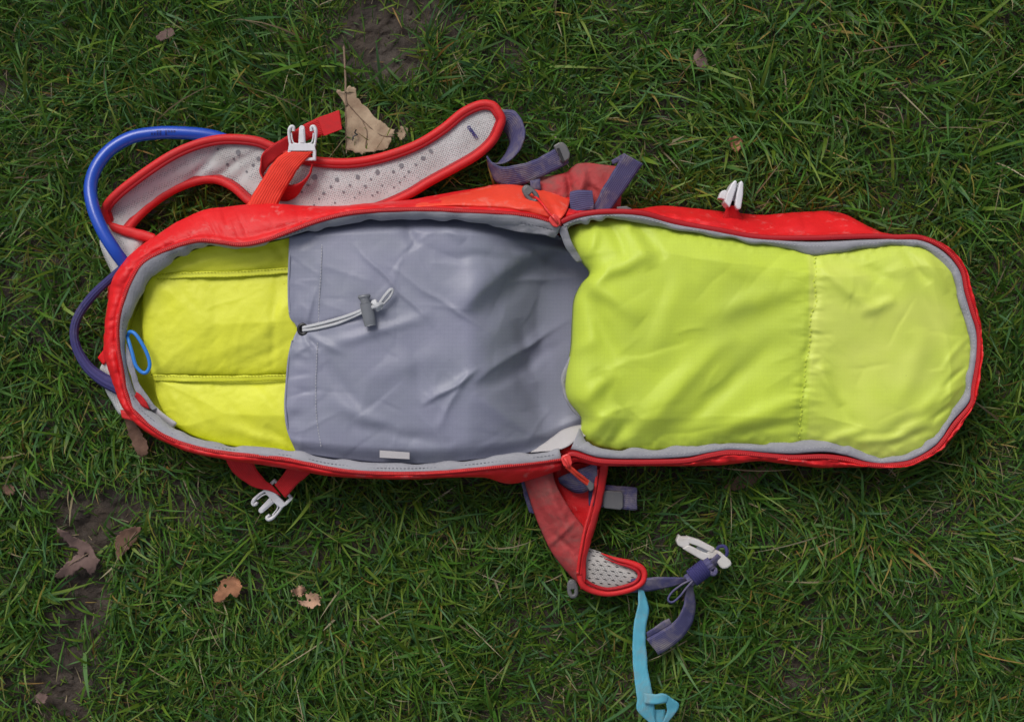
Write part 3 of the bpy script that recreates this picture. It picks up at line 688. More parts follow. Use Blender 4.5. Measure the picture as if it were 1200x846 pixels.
# ---- shoulder strap
SA = [(123,262,26),(119,245,34),(130,228,42),(158,205,46),(195,180,46),(225,166,44),(253,159,42),(278,158,42),(303,161,42),(321,168,41),(345,178,40),(370,184,40),(408,186,40),(445,180,40),(485,166,40),(515,148,40),(540,128,40),(563,118,40),(580,120,40),(589,131,40)]
SB = [(150,277,28),(155,270,26),(165,258,24),(180,244,22),(200,230,22),(225,219,23),(250,215,25),(270,223,29),(290,240,32),(310,250,33),(335,256,34),(365,258,34),(405,258,34),(445,248,34),(480,233,34),(505,218,34),(538,200,34),(563,185,34),(581,168,35),(590,150,38)]
SC = np.array(SA + [(592.5, 140, 39)] + SB[::-1], float)
def inset_path(C, d):
    w = arc(C, 400); t = np.gradient(w[:, :2], axis=0); t /= np.linalg.norm(t, axis=1)[:, None]
    o = w.copy(); o[:, 0] -= t[:, 1] * d; o[:, 1] += t[:, 0] * d
    return o
strap = patch('shoulder_strap', [p[:2] for p in SA], [p[:2] for p in SB], [SA[0][:2], (136, 270), SB[0][:2]], [SA[-1][:2], (592, 140), SB[-1][:2]], M['grey_mesh'], bag,
   lambda px, py, u, v: np.interp(u, np.linspace(0, 1, 20), [p[2] for p in SA]) * (1 - v) + np.interp(u, np.linspace(0, 1, 20), [p[2] for p in SB]) * v + 3.5 * np.sin(np.pi * v) ** .5 + .8 * fbm(px / 20, py / 20, 4)
     + fold(px, py, 222, 212, 262, 168, 5, -3.5) + fold(px, py, 245, 212, 300, 178, 5, -3) + fold(px, py, 270, 215, 310, 185, 5, -2), 240, 30, thick=11)
tube('piping', inset_path(SC + (0, 0, 2.5), 4.6), 5.0, M['piping'], strap, n=420, k=12, ry=6.0)
tube('edge_seam', inset_path(SC, 9.0) + (0, 0, 4.6), 2.6, M['dark_red'], strap, n=420, k=8, ry=1.6)
def strap_z(x, y): return 46.0
dots = [(75,470,9),(178,482,7),(277,470,7),(370,447,8),(480,417,8),(583,382,7),(618,350,7),(45,507,5),(15,540,4),(150,515,4),(117,545,5),(210,540,4),(240,508,4),(312,513,5),(338,480,4),(345,555,3),(443,445,5),(515,445,4),(548,412,4),(495,468,3),(472,493,3),(170,590,3),(95,572,3),(262,565,3),(285,543,3),(367,540,3),(390,508,3),(445,517,3),(72,600,3)]
dots = [(350 + x / 3.99, 90 + y / 3.99, r / 2.6) for x, y, r in dots] + [(70 + x / 3.99, 100 + y / 3.99, r / 2.6) for x, y, r in ((835,315,8),(930,345,7),(905,375,5),(785,370,5),(815,345,4),(875,405,4),(740,300,4))]
# find the strap surface under each dot
def surf(o):
    dg = bpy.context.evaluated_depsgraph_get(); e = o.evaluated_get(dg); me = e.to_mesh()
    V = [v.co.copy() for v in me.vertices]; F = [tuple(p.vertices) for p in me.polygons]; e.to_mesh_clear()
    return BVHTree.FromPolygons(V, F)
EYE = Vector((0, 0, H / 1000))
def hit(bvh, px, py):
    r = bvh.ray_cast(EYE, (Vector(P((px, py, 0))) - EYE).normalized())
    return r
bs = surf(strap)
V = []; F = []
for x, y, r in dots:
    h = hit(bs, x, y)
    if h[0] is None: continue
    b = len(V); k = 10
    V.append(h[0] + Vector((0, 0, .0004)))
    for i in range(k):
        a = 2 * math.pi * i / k; rr = r * random.uniform(.75, 1.15) / 1000
        hh = hit(bs, x + 0, y + 0)
        n = h[1]; tx = Vector((1, 0, 0)); tx = (tx - n * tx.dot(n)).normalized(); ty = n.cross(tx)
        V.append(h[0] + tx * math.cos(a) * rr + ty * math.sin(a) * rr + n * .0006)
    F += [(b, b + 1 + i, b + 1 + (i + 1) % k) for i in range(k)]
mesh('perforations', V, F, M['hole'], strap, kind='stuff')
# embroidered lettering near the tip
cu = bpy.data.curves.new('strap_lettering', 'FONT'); cu.body = 'OSPREY'; cu.size = .0052; cu.extrude = .0004; cu.align_x = 'CENTER'; cu.align_y = 'CENTER'; cu.offset = .00012; cu.space_character = 1.05
to = bpy.data.objects.new('tmp_text', cu); COL.objects.link(to)
h = hit(bs, 553.5, 155.5)
tme = bpy.data.meshes.new_from_object(to.evaluated_get(bpy.context.evaluated_depsgraph_get())); bpy.data.objects.remove(to)
R = Matrix.Translation(h[0] + Vector((0, 0, .0010))) @ Matrix.Rotation(math.radians(-53), 4, 'Z') @ Matrix.Scale(.92, 4, (1, 0, 0))
tme.transform(R); tme.materials.clear(); tme.materials.append(M['logo'])
lo = bpy.data.objects.new('strap_lettering', tme); COL.objects.link(lo); lo.parent = strap

# purple adjuster webbing from the tip of the strap, curled through a slider
strip('strap_webbing', [(586,128,34),(602,130,40),(612,142,46),(615,158,48),(610,174,46),(598,188,42),(584,192,40),(573,190,40)], [(583,150,24),(590,154,26),(595,160,28),(597,168,28),(594,178,28),(586,188,28),(578,194,28),(571,188,28)], M['purple_clean'], strap, n=60)
wb = strip('strap_webbing', [(571,183,48),(577,191,48),(588,196,48),(604,194,48),(625,188,46),(645,177,44),(658,171,42)], [(573,196,34),(581,212,34),(594,219,36),(612,217,38),(632,209,40),(652,199,40),(667,191,40)], M['purple_clean'], strap, n=60)
prism('strap_slider', [(648,172),(655,168),(660,168),(664,172),(668,181),(667,187),(662,191),(656,190),(655,184)], 40, 47, M['grey_pl'], wb, bevel=1.5, label='worn grey plastic webbing slider')
prism('slider_bar', [(652,174),(655,173),(662,190),(659,192)], 46.5, 48.5, M['black'], wb, bevel=.6)

# ---- upper compression strap with white buckle
def male_buckle(name, cx, cy, ang, z, par, S=1.0, mat=None):
    """male half of a side-release buckle; local +y points out along the prongs"""
    mat = mat or M['white_pl']
    c, s = math.cos(ang), math.sin(ang)
    q = lambda a, b: (cx + S * (a * c - b * s), cy + S * (a * s + b * c))
    root = prism(name, [q(-16, -3), q(-15, 4), q(-5, 5), q(5, 5), q(15, 4), q(16, -3), q(15, -4), q(-15, -4)], z - 3, z + 3, mat, par, bevel=1.2)
    for sgn in (-1, 1):
        prism('side_rail', [q(sgn * 12.5, -15), q(sgn * 16.5, -15), q(sgn * 16.5, -2), q(sgn * 12.5, -2)], z - 3, z + 2.6, mat, root, bevel=1)
        tube('prong', [(*q(sgn * 14, 3), z), (*q(sgn * 15.5, 12), z), (*q(sgn * 15.5, 20), z), (*q(sgn * 13.5, 25), z), (*q(sgn * 10.5, 24.5), z), (*q(sgn * 10.5, 20), z)], 1.9, mat, root, n=40, k=8, ry=2.7, taper=[.9, .8, .9, 1.25, 1.15, .9])
        tube('prong_rib', [(*q(sgn * 6, 5), z), (*q(sgn * 10, 6), z), (*q(sgn * 12, 10), z), (*q(sgn * 13, 18), z)], .9, mat, root, n=24, k=6, ry=1.6)
    prism('centre_prong', [q(-4.2, 4), q(-3.2, 24), q(-1.5, 26), q(1.5, 26), q(3.2, 24), q(4.2, 4)], z - 2.6, z + 2.8, mat, root, bevel=1)
    prism('prong_groove', [q(-2.2, 6), q(-1.4, 23), q(1.4, 23), q(2.2, 6)], z + 2.4, z + 3.6, mat, root, bevel=.5)
    prism('webbing_bar', [q(-13, -15), q(13, -15), q(13, -11.5), q(-13, -11.5)], z - 3, z + 1.5, mat, root, bevel=.8)
    return root
def comp_strap(name, label):
    o = bpy.data.objects.new(name, None); COL.objects.link(o); o.parent = bag; o['label'] = label; return o
cs = comp_strap('compression_strap', 'bright red webbing strap with white buckle beside shoulder strap')
strip('webbing_tail', [(306,193,52),(308,181,54),(318,171,54),(337,159,54),(355,147,52),(374,138,50),(398,130,48)], [(306,208,40),(311,200,44),(320,190,46),(338,177,46),(360,165,46),(380,159,46),(401,151,44)], M['red_web'], cs, n=70)
prism('stitched_end', [(372.5,139),(397.5,129.5),(401,152),(380,160)], 48.6, 50.8, M['red_web'], cs, bevel=.5)
strip('webbing_loop', [(306,192,52),(304.5,202,52),(312,213,52),(330,217.5,54),(348,216,56),(361,206,58),(366,192,58),(367,180,58)], [(308,207,38),(312,219,38),(320,230,38),(331,235.5,38),(345,232,40),(356,216,46),(364,203,52),(368,186,54)], M['red_web'], cs, n=70)
strip('webbing', [(284,250,62),(298,226,60),(312,203,62),(322,189,62),(335,178,62)], [(320,250,60),(330,231,60),(343,208,62),(354,192,64),(367,178,64)], M['orange_web'], cs, n=50, m=12, crown=2)
male_buckle('buckle', 354.5, 174, math.pi, 62, cs)

# ---- lower compression strap with white buckle
cs2 = comp_strap('compression_strap', 'red webbing strap with white buckle hanging below the rim')
strip('webbing', [(263,531,58),(268,545,52),(276,556,46),(293,568,40),(306,573,38),(319,575,38)], [(294,534,58),(298,545,52),(304,554,46),(311,563,42),(318,568,40),(330,581,38)], M['red_web'], cs2, n=40)
strip('webbing', [(343,540,56),(337,549,52),(330,558,46),(322,568,40)], [(374,544,56),(362,555,52),(349,567,46),(335,583,40)], M['red_web'], cs2, n=40)
male_buckle('buckle', 323, 582, math.radians(46), 33, cs2, S=.98)

# ---- white female buckle on the far side
fbk = comp_strap('side_buckle', 'white socket buckle seen edge-on above the flap')
prism('shell_half', [(845,240),(848,229),(853,219),(857,214.5),(859.5,216),(858,226),(854,238),(851,246.5)], 30, 56, M['white_pl'], fbk, bevel=1.8)
prism('shell_half', [(857,244),(859,230),(862,218),(864.5,214.5),(867,218),(866.5,232),(864,248),(860,249)], 30, 56, M['white_pl'], fbk, bevel=1.8)
prism('side_wing', [(840,234),(843,226),(848,224),(850,226),(848,235)], 36, 48, M['white_pl'], fbk, bevel=1)
prism('back_plate', [(847,243),(850,230),(855,221),(864,221),(864,232),(862,246),(851,246)], 30, 46, M['white_pl'], fbk, bevel=1.4)
prism('cross_bar', [(849,236),(864,236),(864,245),(851,245)], 34, 46, M['white_pl'], fbk, bevel=1)
strip('webbing', [(853,240,48),(850,248,44),(846,260,38)], [(860,241,48),(866,249,44),(872,260,38)], M['red_web'], fbk, n=12, m=5)

# ---- upper hip fin
fin = patch('hip_fin', [(628,208),(645,206),(663,202),(669,197),(677,192),(690,191),(706,193),(722,195)], [(630,240),(650,250),(680,256),(705,256),(727,252)], [(628,208),(629,224),(630,240)], [(722,195),(728,218),(727,252)], M['faded'], bag,
    lambda px, py, u, v: 34 + 12 * np.sin(np.pi * np.clip(v * .9, 0, 1)) ** .6 * np.sin(np.pi * np.clip(u * .93 + .04, 0, 1)) ** .5 + 1.8 * fbm(px / 10, py / 10, 3) + fold(px, py, 663, 202, 668, 246, 4, -7) + fold(px, py, 672, 240, 685, 206, 5, 5) + fold(px, py, 690, 206, 700, 235, 5, -4) + fold(px, py, 685, 207, 720, 230, 4, 3), 90, 60, thick=6, label='faded muddy red padded hip fin')
strip('fin_webbing', [(731,180,62),(722,195,58),(708,218,54),(699,235,52),(690,250,50)], [(754,192,60),(744,206,56),(730,226,52),(720,240,50),(711,254,50)], M['purple_web'], fin, n=40)
strip('webbing_fold', [(716,188,46),(724,184,50),(731,180,58)], [(718,193,46),(726,190,50),(736,186,58)], M['purple_web'], fin, n=14, m=4)
strip('webbing_tab', [(668,225,54),(676,223,56),(686,223,56),(694.5,224,55)], [(667,252,56),(676,251,57),(686,248,57),(696,246,56)], M['purple_web'], fin, n=30)
strip('webbing_tab', [(621,212,44),(633,210,44)], [(622,224,44),(634,223,44)], M['purple_web'], fin, n=6, m=4)
prism('plastic_loop', [(722,243),(734,242),(741,246),(740,250),(724,250)], 44, 49, M['grey_pl'], fin, bevel=1.2)

# ---- lower hip fin, folded over, with mesh padding at its tip
fin2 = comp_strap('hip_fin', 'muddy red hip fin folded over with grey mesh padding')
strip('fin_back', [(646,545,34),(652,570,30),(662,590,28),(675,610,28),(686,630,28)], [(712,540,40),(710,552,40),(706,575,40),(701,600,40),(693,630,42)], M['red'], fin2, n=40, m=10, thick=3, crown=-4)
patch('fin_face', [(612,545),(614,562),(619,580),(625,599),(634,622),(645,645),(656,660),(668,674),(684,690)], [(646,545),(651,565),(660,583),(672,602),(685,619),(688,634),(686,652),(685,668),(686,688)], [(612,545),(630,546),(646,545)], [(684,690),(685,689.5),(686,688)], M['faded'], fin2,
    lambda px, py, u, v: 38 + 14 * v ** .7 - 8 * u + 9 * np.sin(np.pi * v) ** .7 * (1 - u * .4) + 1.6 * fbm(px / 12, py / 12, 9) + fold(px, py, 640, 640, 672, 612, 4, 4) + fold(px, py, 652, 625, 672, 645, 3, -3.5) + fold(px, py, 625, 580, 655, 640, 6, -3) + fold(px, py, 640, 560, 668, 640, 5, 3), 90, 40, thick=5)
strip('fin_flange', [(703,545,52),(700,570,52),(695,595,53),(688,622,54),(682,650,54),(679,672,50),(681,690,44)], [(713,541,46),(710,560,46),(705,585,47),(699,606,48),(692,632,48),(686,655,48),(686,680,46)], M['piping'], fin2, n=50, m=6, thick=3, crown=1)
tube('fin_piping', [(700,550,56),(697,575,56),(691,600,57),(685,622,57),(680,648,57),(677,670,52)], 1.7, M['piping'], fin2, n=50)
strip('fin_edge', [(610,553,32),(613,575,30),(620,600,30)], [(616,556,30),(620,580,30),(627,602,30)], M['purple_web'], fin2, n=16, m=4)
strip('fin_webbing', [(654,560,44),(660,557,48),(672,552,56),(688,546,60),(699,540,60)], [(656,566,36),(664,572,36),(674,577,40),(684,577,46),(701,568,52)], M['purple_clean'], fin2, n=30, crown=2)
TIP = [(686,642),(700,645),(722,657),(740,658),(752,663),(756,672),(752,683),(737,693),(712,697),(690,694),(680,686)]
def tip_z(px, py, u, v): return 34 + 8 * np.sin(np.pi * np.clip(v, .02, .98)) ** .6 * np.sin(np.pi * np.clip(.25 + .72 * u, 0, 1)) ** .6
tipo = patch('fin_padding', [(684,640),(702,646),(722,655),(742,663),(750,671)], [(682,688),(700,692),(720,693),(740,688),(751,678)], [(684,640),(683,664),(682,688)], [(750,671),(752,675),(751,678)], knit('hip_mesh', (.46, .44, .42), (.16, .15, .15), 1.8), fin2, tip_z, 60, 36, thick=7, label='light grey perforated padding at the tip of the hip fin')
tube('tip_piping', [(704,648,40),(722,655,40),(738,659,40),(751,665,40),(755,673,40),(751,683,40),(736,691,40),(712,695,40),(692,691,42),(682,684,46),(679,672,48)], 3.7, M['piping'], fin2, n=90, ry=4.2, taper=[.15,.7,1,1,1,1,1,1])
tube('tip_edge_seam', [(708,654,43),(724,660,43),(738,664,43),(747,669,43),(749,675,43),(744,682,43),(731,687,43),(712,690,43),(696,686,44),(686,680,47)], 2.0, M['dark_red'], fin2, n=90, taper=[.3,1,1,1])
bt = surf(tipo); V = []; F = []
for r in range(9):
    for c in range(7):
        x = 688 + c * 9.2 + (r % 2) * 4.5; y = 645 + r * 5.2 + c * .9
        h = hit(bt, x, y); h2 = hit(bt, x + 5.5, y + 1.4)
        if h[0] is None or h2[0] is None: continue
        a, d = h[0], (h2[0] - h[0]); sN = d.cross(Vector((0, 0, 1))).normalized() * .0006; up = Vector((0, 0, .0006)); b = len(V)
        V += [a + up, a + d * .5 + sN + up, a + d + up, a + d * .5 - sN + up]; F.append((b, b + 1, b + 2, b + 3))
mesh('perforations', V, F, M['black'], tipo, kind='stuff', smooth=False)
pull_tab('pull_tab', 671, 690, 1.45, 34, 17, 8, M['grey_pl'], fin2)
# short webbing tab with a grey slider beside the fin
tab = strip('webbing_tab', [(690,566,34),(712,568,36),(735,570,36),(746,571,34)], [(690,592,34),(712,595,36),(735,597,36),(746,597,34)], M['purple_clean'], bag, n=24, m=8, thick=3)
prism('webbing_slider', [(707,574),(728,575),(730,578),(730,594),(727,597),(708,595),(706,592),(706,577)], 38, 43, M['grey_pl'], tab, bevel=1.5)

# ---- hip belt webbing, bundle, buckle and tails
hb = comp_strap('hip_belt', 'violet hip belt webbing tied in a bundle with dirty white buckle')
strip('webbing', [(740,678,40),(756,677,42),(781,676,44),(805,676,44),(822,668,44)], [(736,694,34),(752,693,34),(772,690,36),(796,684,40),(824,671,42)], M['purple_clean'], hb, n=40)
dirv = np.array([.80, -.60]); nrm = np.array([.60, .80])
for k in range(8):
    c0 = np.array([811.5, 676.5]) + dirv * k * 2.75
    ring = [(*(c0 + nrm * 9.5 * math.cos(a)), 46 + 7.5 * math.sin(a)) for a in np.linspace(0, 2 * np.pi, 14, endpoint=False)]
    tube('wrap_turn', ring, 1.7, M['loop'], hb, n=40, k=8, closed=True)
tube('bundle_core', [(806,681,46),(822,668,46),(834,659,46)], 8, M['purple_clean'], hb, n=16, ry=6)
strip('webbing_loop', [(812,678,54),(800,684,54),(788,693,54),(783,702,54),(788,705,54),(796,699,54),(804,689,54),(812,680,54)], [(812,679,38),(800,685,38),(788,694,38),(783,703,38),(788,706,38),(796,700,38),(804,690,38),(812,681,38)], M['purple_clean'], hb, n=70, m=4, thick=2)
strip('webbing_tail', [(806,684,48),(803,698,48),(800,713,48),(793,725,46),(782,734,44),(758,748,42)], [(811,684,40),(814,700,38),(814,716,36),(808,735,36),(793,753,36),(771,767,36)], M['purple_clean'], hb, n=50)
strip('tail_fold', [(784,724,46),(772,731,46),(758,741,44)], [(788,731,42),(774,739,42),(759,747,40)], M['purple_clean'], hb, n=16, m=4)
tube('elastic_loop', [(832,657,40),(838,650,36),(842,641,38),(849,640,42),(852,646,44),(850,652,42),(840,660,36)], 2.0, M['loop'], hb, n=50)
strip('webbing_end', [(826,664,48),(833,656,50),(841,648,48)], [(834,668,40),(841,661,42),(848,655,42)], M['purple_clean'], hb, n=16, m=4)
tube('keeper_roll', [(834,664,40),(838,668,44),(836,672,46),(831,670,46)], 3, M['purple_clean'], hb, n=24, ry=6)
def buckle_hip():
    root = prism('buckle', [(791,632),(794.5,624.5),(797,627.5),(804,627.5),(808,632),(806,639),(800,641),(793,637.5)], 35, 46, M['bone_pl'], hb, bevel=1.6, label='dirty white hip belt buckle')
    prism('frame_bar', [(803,626.5),(818,631),(837,641),(833,646.5),(816,638.3),(805,634.5)], 35, 46.5, M['bone_pl'], root, bevel=1.5)
    prism('frame_bar', [(798,641),(805,636.5),(822,644.8),(831,647.5),(834,652.5),(822,655)], 35, 46.5, M['bone_pl'], root, bevel=1.5)
    prism('tongue', [(817,637),(834,645),(831,650.5),(814,643)], 36, 44.5, M['lock_pl'], root, bevel=.8)
    prism('buckle_neck', [(829,639),(843,645),(855,655.5),(856,660),(851,664),(845,665),(842,662.5),(838,656.5),(831,652.5),(826,648.5)], 34, 45.5, M['bone_pl'], root, bevel=2)
buckle_hip()
sl = comp_strap('sternum_strap', 'dusty cyan webbing strap with looped end trailing from the hip fin')
strip('webbing', [(747,686,34),(748,700,40),(747,712,42),(743,731,42),(741,759,40),(743,790,40),(746,817,40),(747.5,833,38),(763,848,34),(768,856,32)], [(751,686,34),(757,700,36),(760,713,38),(757,733,40),(757,759,40),(760,790,40),(765,814,40),(767,832,38),(769,848,34),(776,858,32)], M['cyan_web'], sl, n=90)
strip('webbing_loop', [(755,812,44),(766,813,46),(776,812,48),(783,815,48)], [(755,824,44),(766,824.5,46),(776,823,46),(781,822,44)], M['cyan_web'], sl, n=20, m=6)
strip('webbing_loop', [(780,812.5,48),(786,817,46),(796,825,42),(789,838,38),(776,853,34)], [(780,821,44),(781,828,42),(781,834,40),(778,843,38),(768,856,34)], M['cyan_web'], sl, n=30, m=6)
strip('webbing_end', [(764,831,34),(764,845,32),(764,860,30)], [(779,831,34),(780,845,32),(780,860,30)], M['cyan_web'], sl, n=16, m=6)

# ================================================================== DRINKING HOSE (separate from the bag)
hose = thing('drinking_hose', 'thick blue rubber drinking hose curling out of the backpack head', 'hose', tuple(P((110, 220, 0))))
bpy.context.view_layer.update()
HP = [(290,176,30),(268,166,32),(245,159,34),(215,156,36),(185,156,38),(155,161,40),(130,175,42),(113,196,46),(106,220,50),(110,246,56),(121,272,60),(134,293,60),(146,309,54),(158,322,48),(168,335,44)]
ho = tube('hose_tube', HP, 7.4, M['hose'], hose, n=160, k=18)
V = []; F = []
bh = surf(ho)
inv = hose.matrix_world.inverted()
for i in range(9):
    x = 177 + i * 3.3; 
    if i == 4: continue
    for part in range(2):
        y0, y1 = (153.2, 155.4) if part == 0 else (156.0, 158.4)
        q = [hit(bh, x + a, b) for a, b in ((0, y0), (2.1, y0), (2.1, y1), (0, y1))]
        if any(k[0] is None for k in q) or random.random() < .15: continue
        b = len(V); V += [k[0] + k[1] * .0004 for k in q]; F.append((b, b + 1, b + 2, b + 3))
if V: mesh('printed_mark', V, F, M['print'], ho, smooth=False)

# ================================================================== FALLEN LEAVES
def leaf_mat(name, c1, c2, spots=(.02, .015, .012), sp=.5):
    m, n, l, b = new_mat(name)
    co = n.new('ShaderNodeTexCoord').outputs['Object']
    c = mixc(n, l, ramp(n, l, tex_noise(n, l, co, 40, 6, .65), .35, .68), c1, c2)
    c = mixc(n, l, ramp(n, l, tex_noise(n, l, co, 140, 4, .7), .64, .7, 0, sp), c, spots)
    l.new(c, b.inputs['Base Color']); b.inputs['Roughness'].default_value = .7; b.inputs['Specular IOR Level'].default_value = .25
    bp = n.new('ShaderNodeBump'); bp.inputs['Strength'].default_value = .5; bp.inputs['Distance'].default_value = .002
    l.new(tex_noise(n, l, co, 90, 5, .6), bp.inputs['Height']); l.new(bp.outputs[0], b.inputs['Normal'])
    return m
LM = {'tan': leaf_mat('tan_leaf', (.41, .31, .21), (.27, .185, .12)), 'brown': leaf_mat('brown_leaf', (.15, .082, .055), (.095, .054, .038)), 'orange': leaf_mat('orange_leaf', (.36, .17, .09), (.26, .11, .06)),
      'mauve': leaf_mat('mauve_brown_leaf', (.17, .11, .095), (.12, .075, .065)), 'pale': leaf_mat('pale_leaf', (.48, .30, .20), (.36, .21, .14)), 'vein': leaf_mat('leaf_vein', (.24, .17, .115), (.15, .10, .07))}
def leaf(label, outline, z, kind, curl=6, seed=0, stem=None, veins=(), group=None, tilt=(0, 0), holes=(), jag=1.0):
    o2 = np.array(outline, float); c = o2.mean(0)
    n = 110; ring = arc(o2, n, True) * .35 + np.array([np.interp(np.linspace(0, len(o2), n, endpoint=False), np.arange(len(o2) + 1), np.append(o2[:, k], o2[0, k])) for k in (0, 1)]).T * .65
    k_ = np.arange(n)
    ring += 1.3 * jag * np.stack([noise(k_ * .9, 0. * k_, seed), noise(k_ * .9, 0. * k_ + 7, seed)], -1)
    sz = np.ptp(o2, axis=0).max()
    def zz(x, y):
        d = np.hypot(x - c[0], y - c[1]) / sz
        return z + curl * (2 * d) ** 2 * (.4 + .9 * noise(x / sz * 2.2 + seed, y / sz * 2.2, seed + 1)) + 2.2 * fbm(x / 11, y / 11, seed, 3) + tilt[0] * (x - c[0]) / sz + tilt[1] * (y - c[1]) / sz
    def inside(x, y, R):
        r = False; j = len(R) - 1
        for i in range(len(R)):
            if (R[i][1] > y) != (R[j][1] > y) and x < (R[j][0] - R[i][0]) * (y - R[i][1]) / (R[j][1] - R[i][1]) + R[i][0]: r = not r
            j = i
        return r
    pts = [tuple(p) for p in ring]; edges = [(i, (i + 1) % n) for i in range(n)]
    for hx, hy, hr in holes:
        b0 = len(pts); pts += [(hx + hr * math.cos(t) * random.uniform(.7, 1.2), hy + hr * math.sin(t) * random.uniform(.7, 1.2)) for t in np.linspace(0, 6.28, 9)[:-1]]; edges += [(b0 + i, b0 + (i + 1) % 8) for i in range(8)]
    st = max(1.6, sz / 22)
    for gx in np.arange(o2[:, 0].min(), o2[:, 0].max(), st):
        for gy in np.arange(o2[:, 1].min(), o2[:, 1].max(), st):
            if inside(gx, gy, ring): pts.append((gx + random.uniform(-.3, .3), gy + random.uniform(-.3, .3)))
    from mathutils.geometry import delaunay_2d_cdt
    vo, eo, fo, *_ = delaunay_2d_cdt([Vector(p) for p in pts], edges, [], 0, 1e-4)
    F = []
    for f in fo:
        mx = sum((vo[i] for i in f), Vector((0, 0))) / len(f)
        if inside(mx.x, mx.y, ring) and not any(math.hypot(mx.x - hx, mx.y - hy) < hr * .8 for hx, hy, hr in holes): F.append(tuple(f))
    va = np.array([v[:] for v in vo])
    G = P(np.column_stack([va, zz(va[:, 0], va[:, 1])]))
    root = thing('fallen_leaf', label, 'leaf', tuple(P((c[0], c[1], 0))), group)
    bpy.context.view_layer.update()
    b = mesh('leaf_blade', G, F, LM[kind], root); solid(b, .3)
    if stem: tube('stem', [(x, y, zz(x, y) + .8) if s is None else (x, y, s) for x, y, s in stem], 1.3, LM['vein'], root, n=40, k=6)
    for v in veins: tube('vein', [(x, y, zz(x, y) + .6) for x, y in v], .6, LM['vein'], root, n=24, k=5)
    return root
leaves = []
leaves.append(leaf('large tan dry leaf with long stem between shoulder strap and mud', [(395,108),(399,104),(404,112),(408,98),(415,97),(413,110),(424,118),(438,138),(448,144),(460,148),(462,154),(468,160),(464,168),(452,169),(442,172),(438,180),(434,190),(406,190),(405,150),(404,122)], 30, 'tan', 7, 3,
    stem=[(403,54,24),(404,75,28),(405,95,31),(405,112,None),(406,124,None)], veins=[[(406,120),(424,140),(445,158),(462,160)],[(405,124),(405,150),(406,180)],[(424,140),(430,155),(428,172)]]))
tube('crack', [(417.5,152,38),(416,156,37.5),(419,158,37.5),(414.5,160,37.5),(413,165,38)], .9, M['black'], leaves[0], n=24, k=5)
leaves.append(leaf('curled mauve-brown torn leaf on the mud at lower left', [(67,618),(80,624),(92,632),(100,633),(110,645),(117,655),(114,666),(105,673),(100,668),(98,660),(92,670),(80,677),(60,678),(72,664),(86,654),(92,645),(80,637),(70,628)], 16, 'mauve', 12, 5, holes=((101,650,3),), jag=1.6, veins=[[(64,676),(84,660),(104,648)]]))
leaves.append(leaf('brown oval leaf half sunk in mud beside the curled leaf', [(135,632),(142,622),(152,618),(166,617),(162,630),(154,640),(146,648),(140,657),(136,648)], 14, 'brown', 3, 6, veins=[[(141,654),(150,636),(160,622)]]))
leaves.append(leaf('orange-brown leaf with a dark hole at lower left', [(255,690),(260,680),(272,674),(281,679),(283,690),(278,700),(274,700),(270,694),(262,704),(252,706),(250,699)], 22, 'orange', 9, 8, holes=((264,686,2.6),)))
leaves.append(leaf('pale crumpled leaf scrap, upper of two, right of orange leaf', [(343,692),(350,686),(357,687),(357,695),(350,698),(344,696)], 28, 'pale', 9, 9, jag=1.8, group='pale leaf scraps'))
leaves.append(leaf('pale crumpled leaf scrap, lower of two, right of orange leaf', [(349,703),(358,703),(361,695),(368,694),(375,700),(374,708),(365,712),(358,711),(352,707)], 28, 'pale', 10, 10, jag=1.8, holes=((363,703,1.8),), group='pale leaf scraps'))
leaves.append(leaf('small pinkish brown leaf in the grass at upper right', [(812,66),(820,57),(827,66),(830,76),(824,84),(816,76)], 20, 'mauve', 5, 12))
leaves.append(leaf('small orange-brown leaf in grass above the white socket buckle', [(853,164),(860,160),(869,163),(870,170),(864,180),(858,174)], 24, 'orange', 5, 13))
leaves.append(leaf('faint brown leaf in grass at the top left', [(183,44),(190,36),(202,33),(205,40),(196,46),(188,49)], 18, 'mauve', 4, 14))
leaves.append(leaf('brown leaf poking out below the lower left of the backpack', [(147,490),(156,492),(165,505),(174,522),(172,534),(163,534),(155,520),(149,505)], 20, 'brown', 5, 15))
leaves.append(leaf('dark brown leaf in the shade under the flap edge', [(848,572),(856,562),(872,552),(892,546),(904,545),(900,556),(882,568),(862,574)], 9, 'brown', 4, 16))
leaves.append(leaf('small brown leaf fragment on the mud at bottom left', [(40,815),(48,811),(56,815),(52,824),(42,823)], 12, 'mauve', 4, 17))
leaves.append(leaf('tan leaf sliver in grass beside the large tan leaf', [(466,157),(470,148),(478,152),(474,162),(468,164)], 26, 'tan', 3, 18))
leaves.append(leaf('rusty leaf edge in the grass at the far left', [(2,570),(8,566),(16,570),(18,578),(8,580)], 10, 'brown', 3, 19))

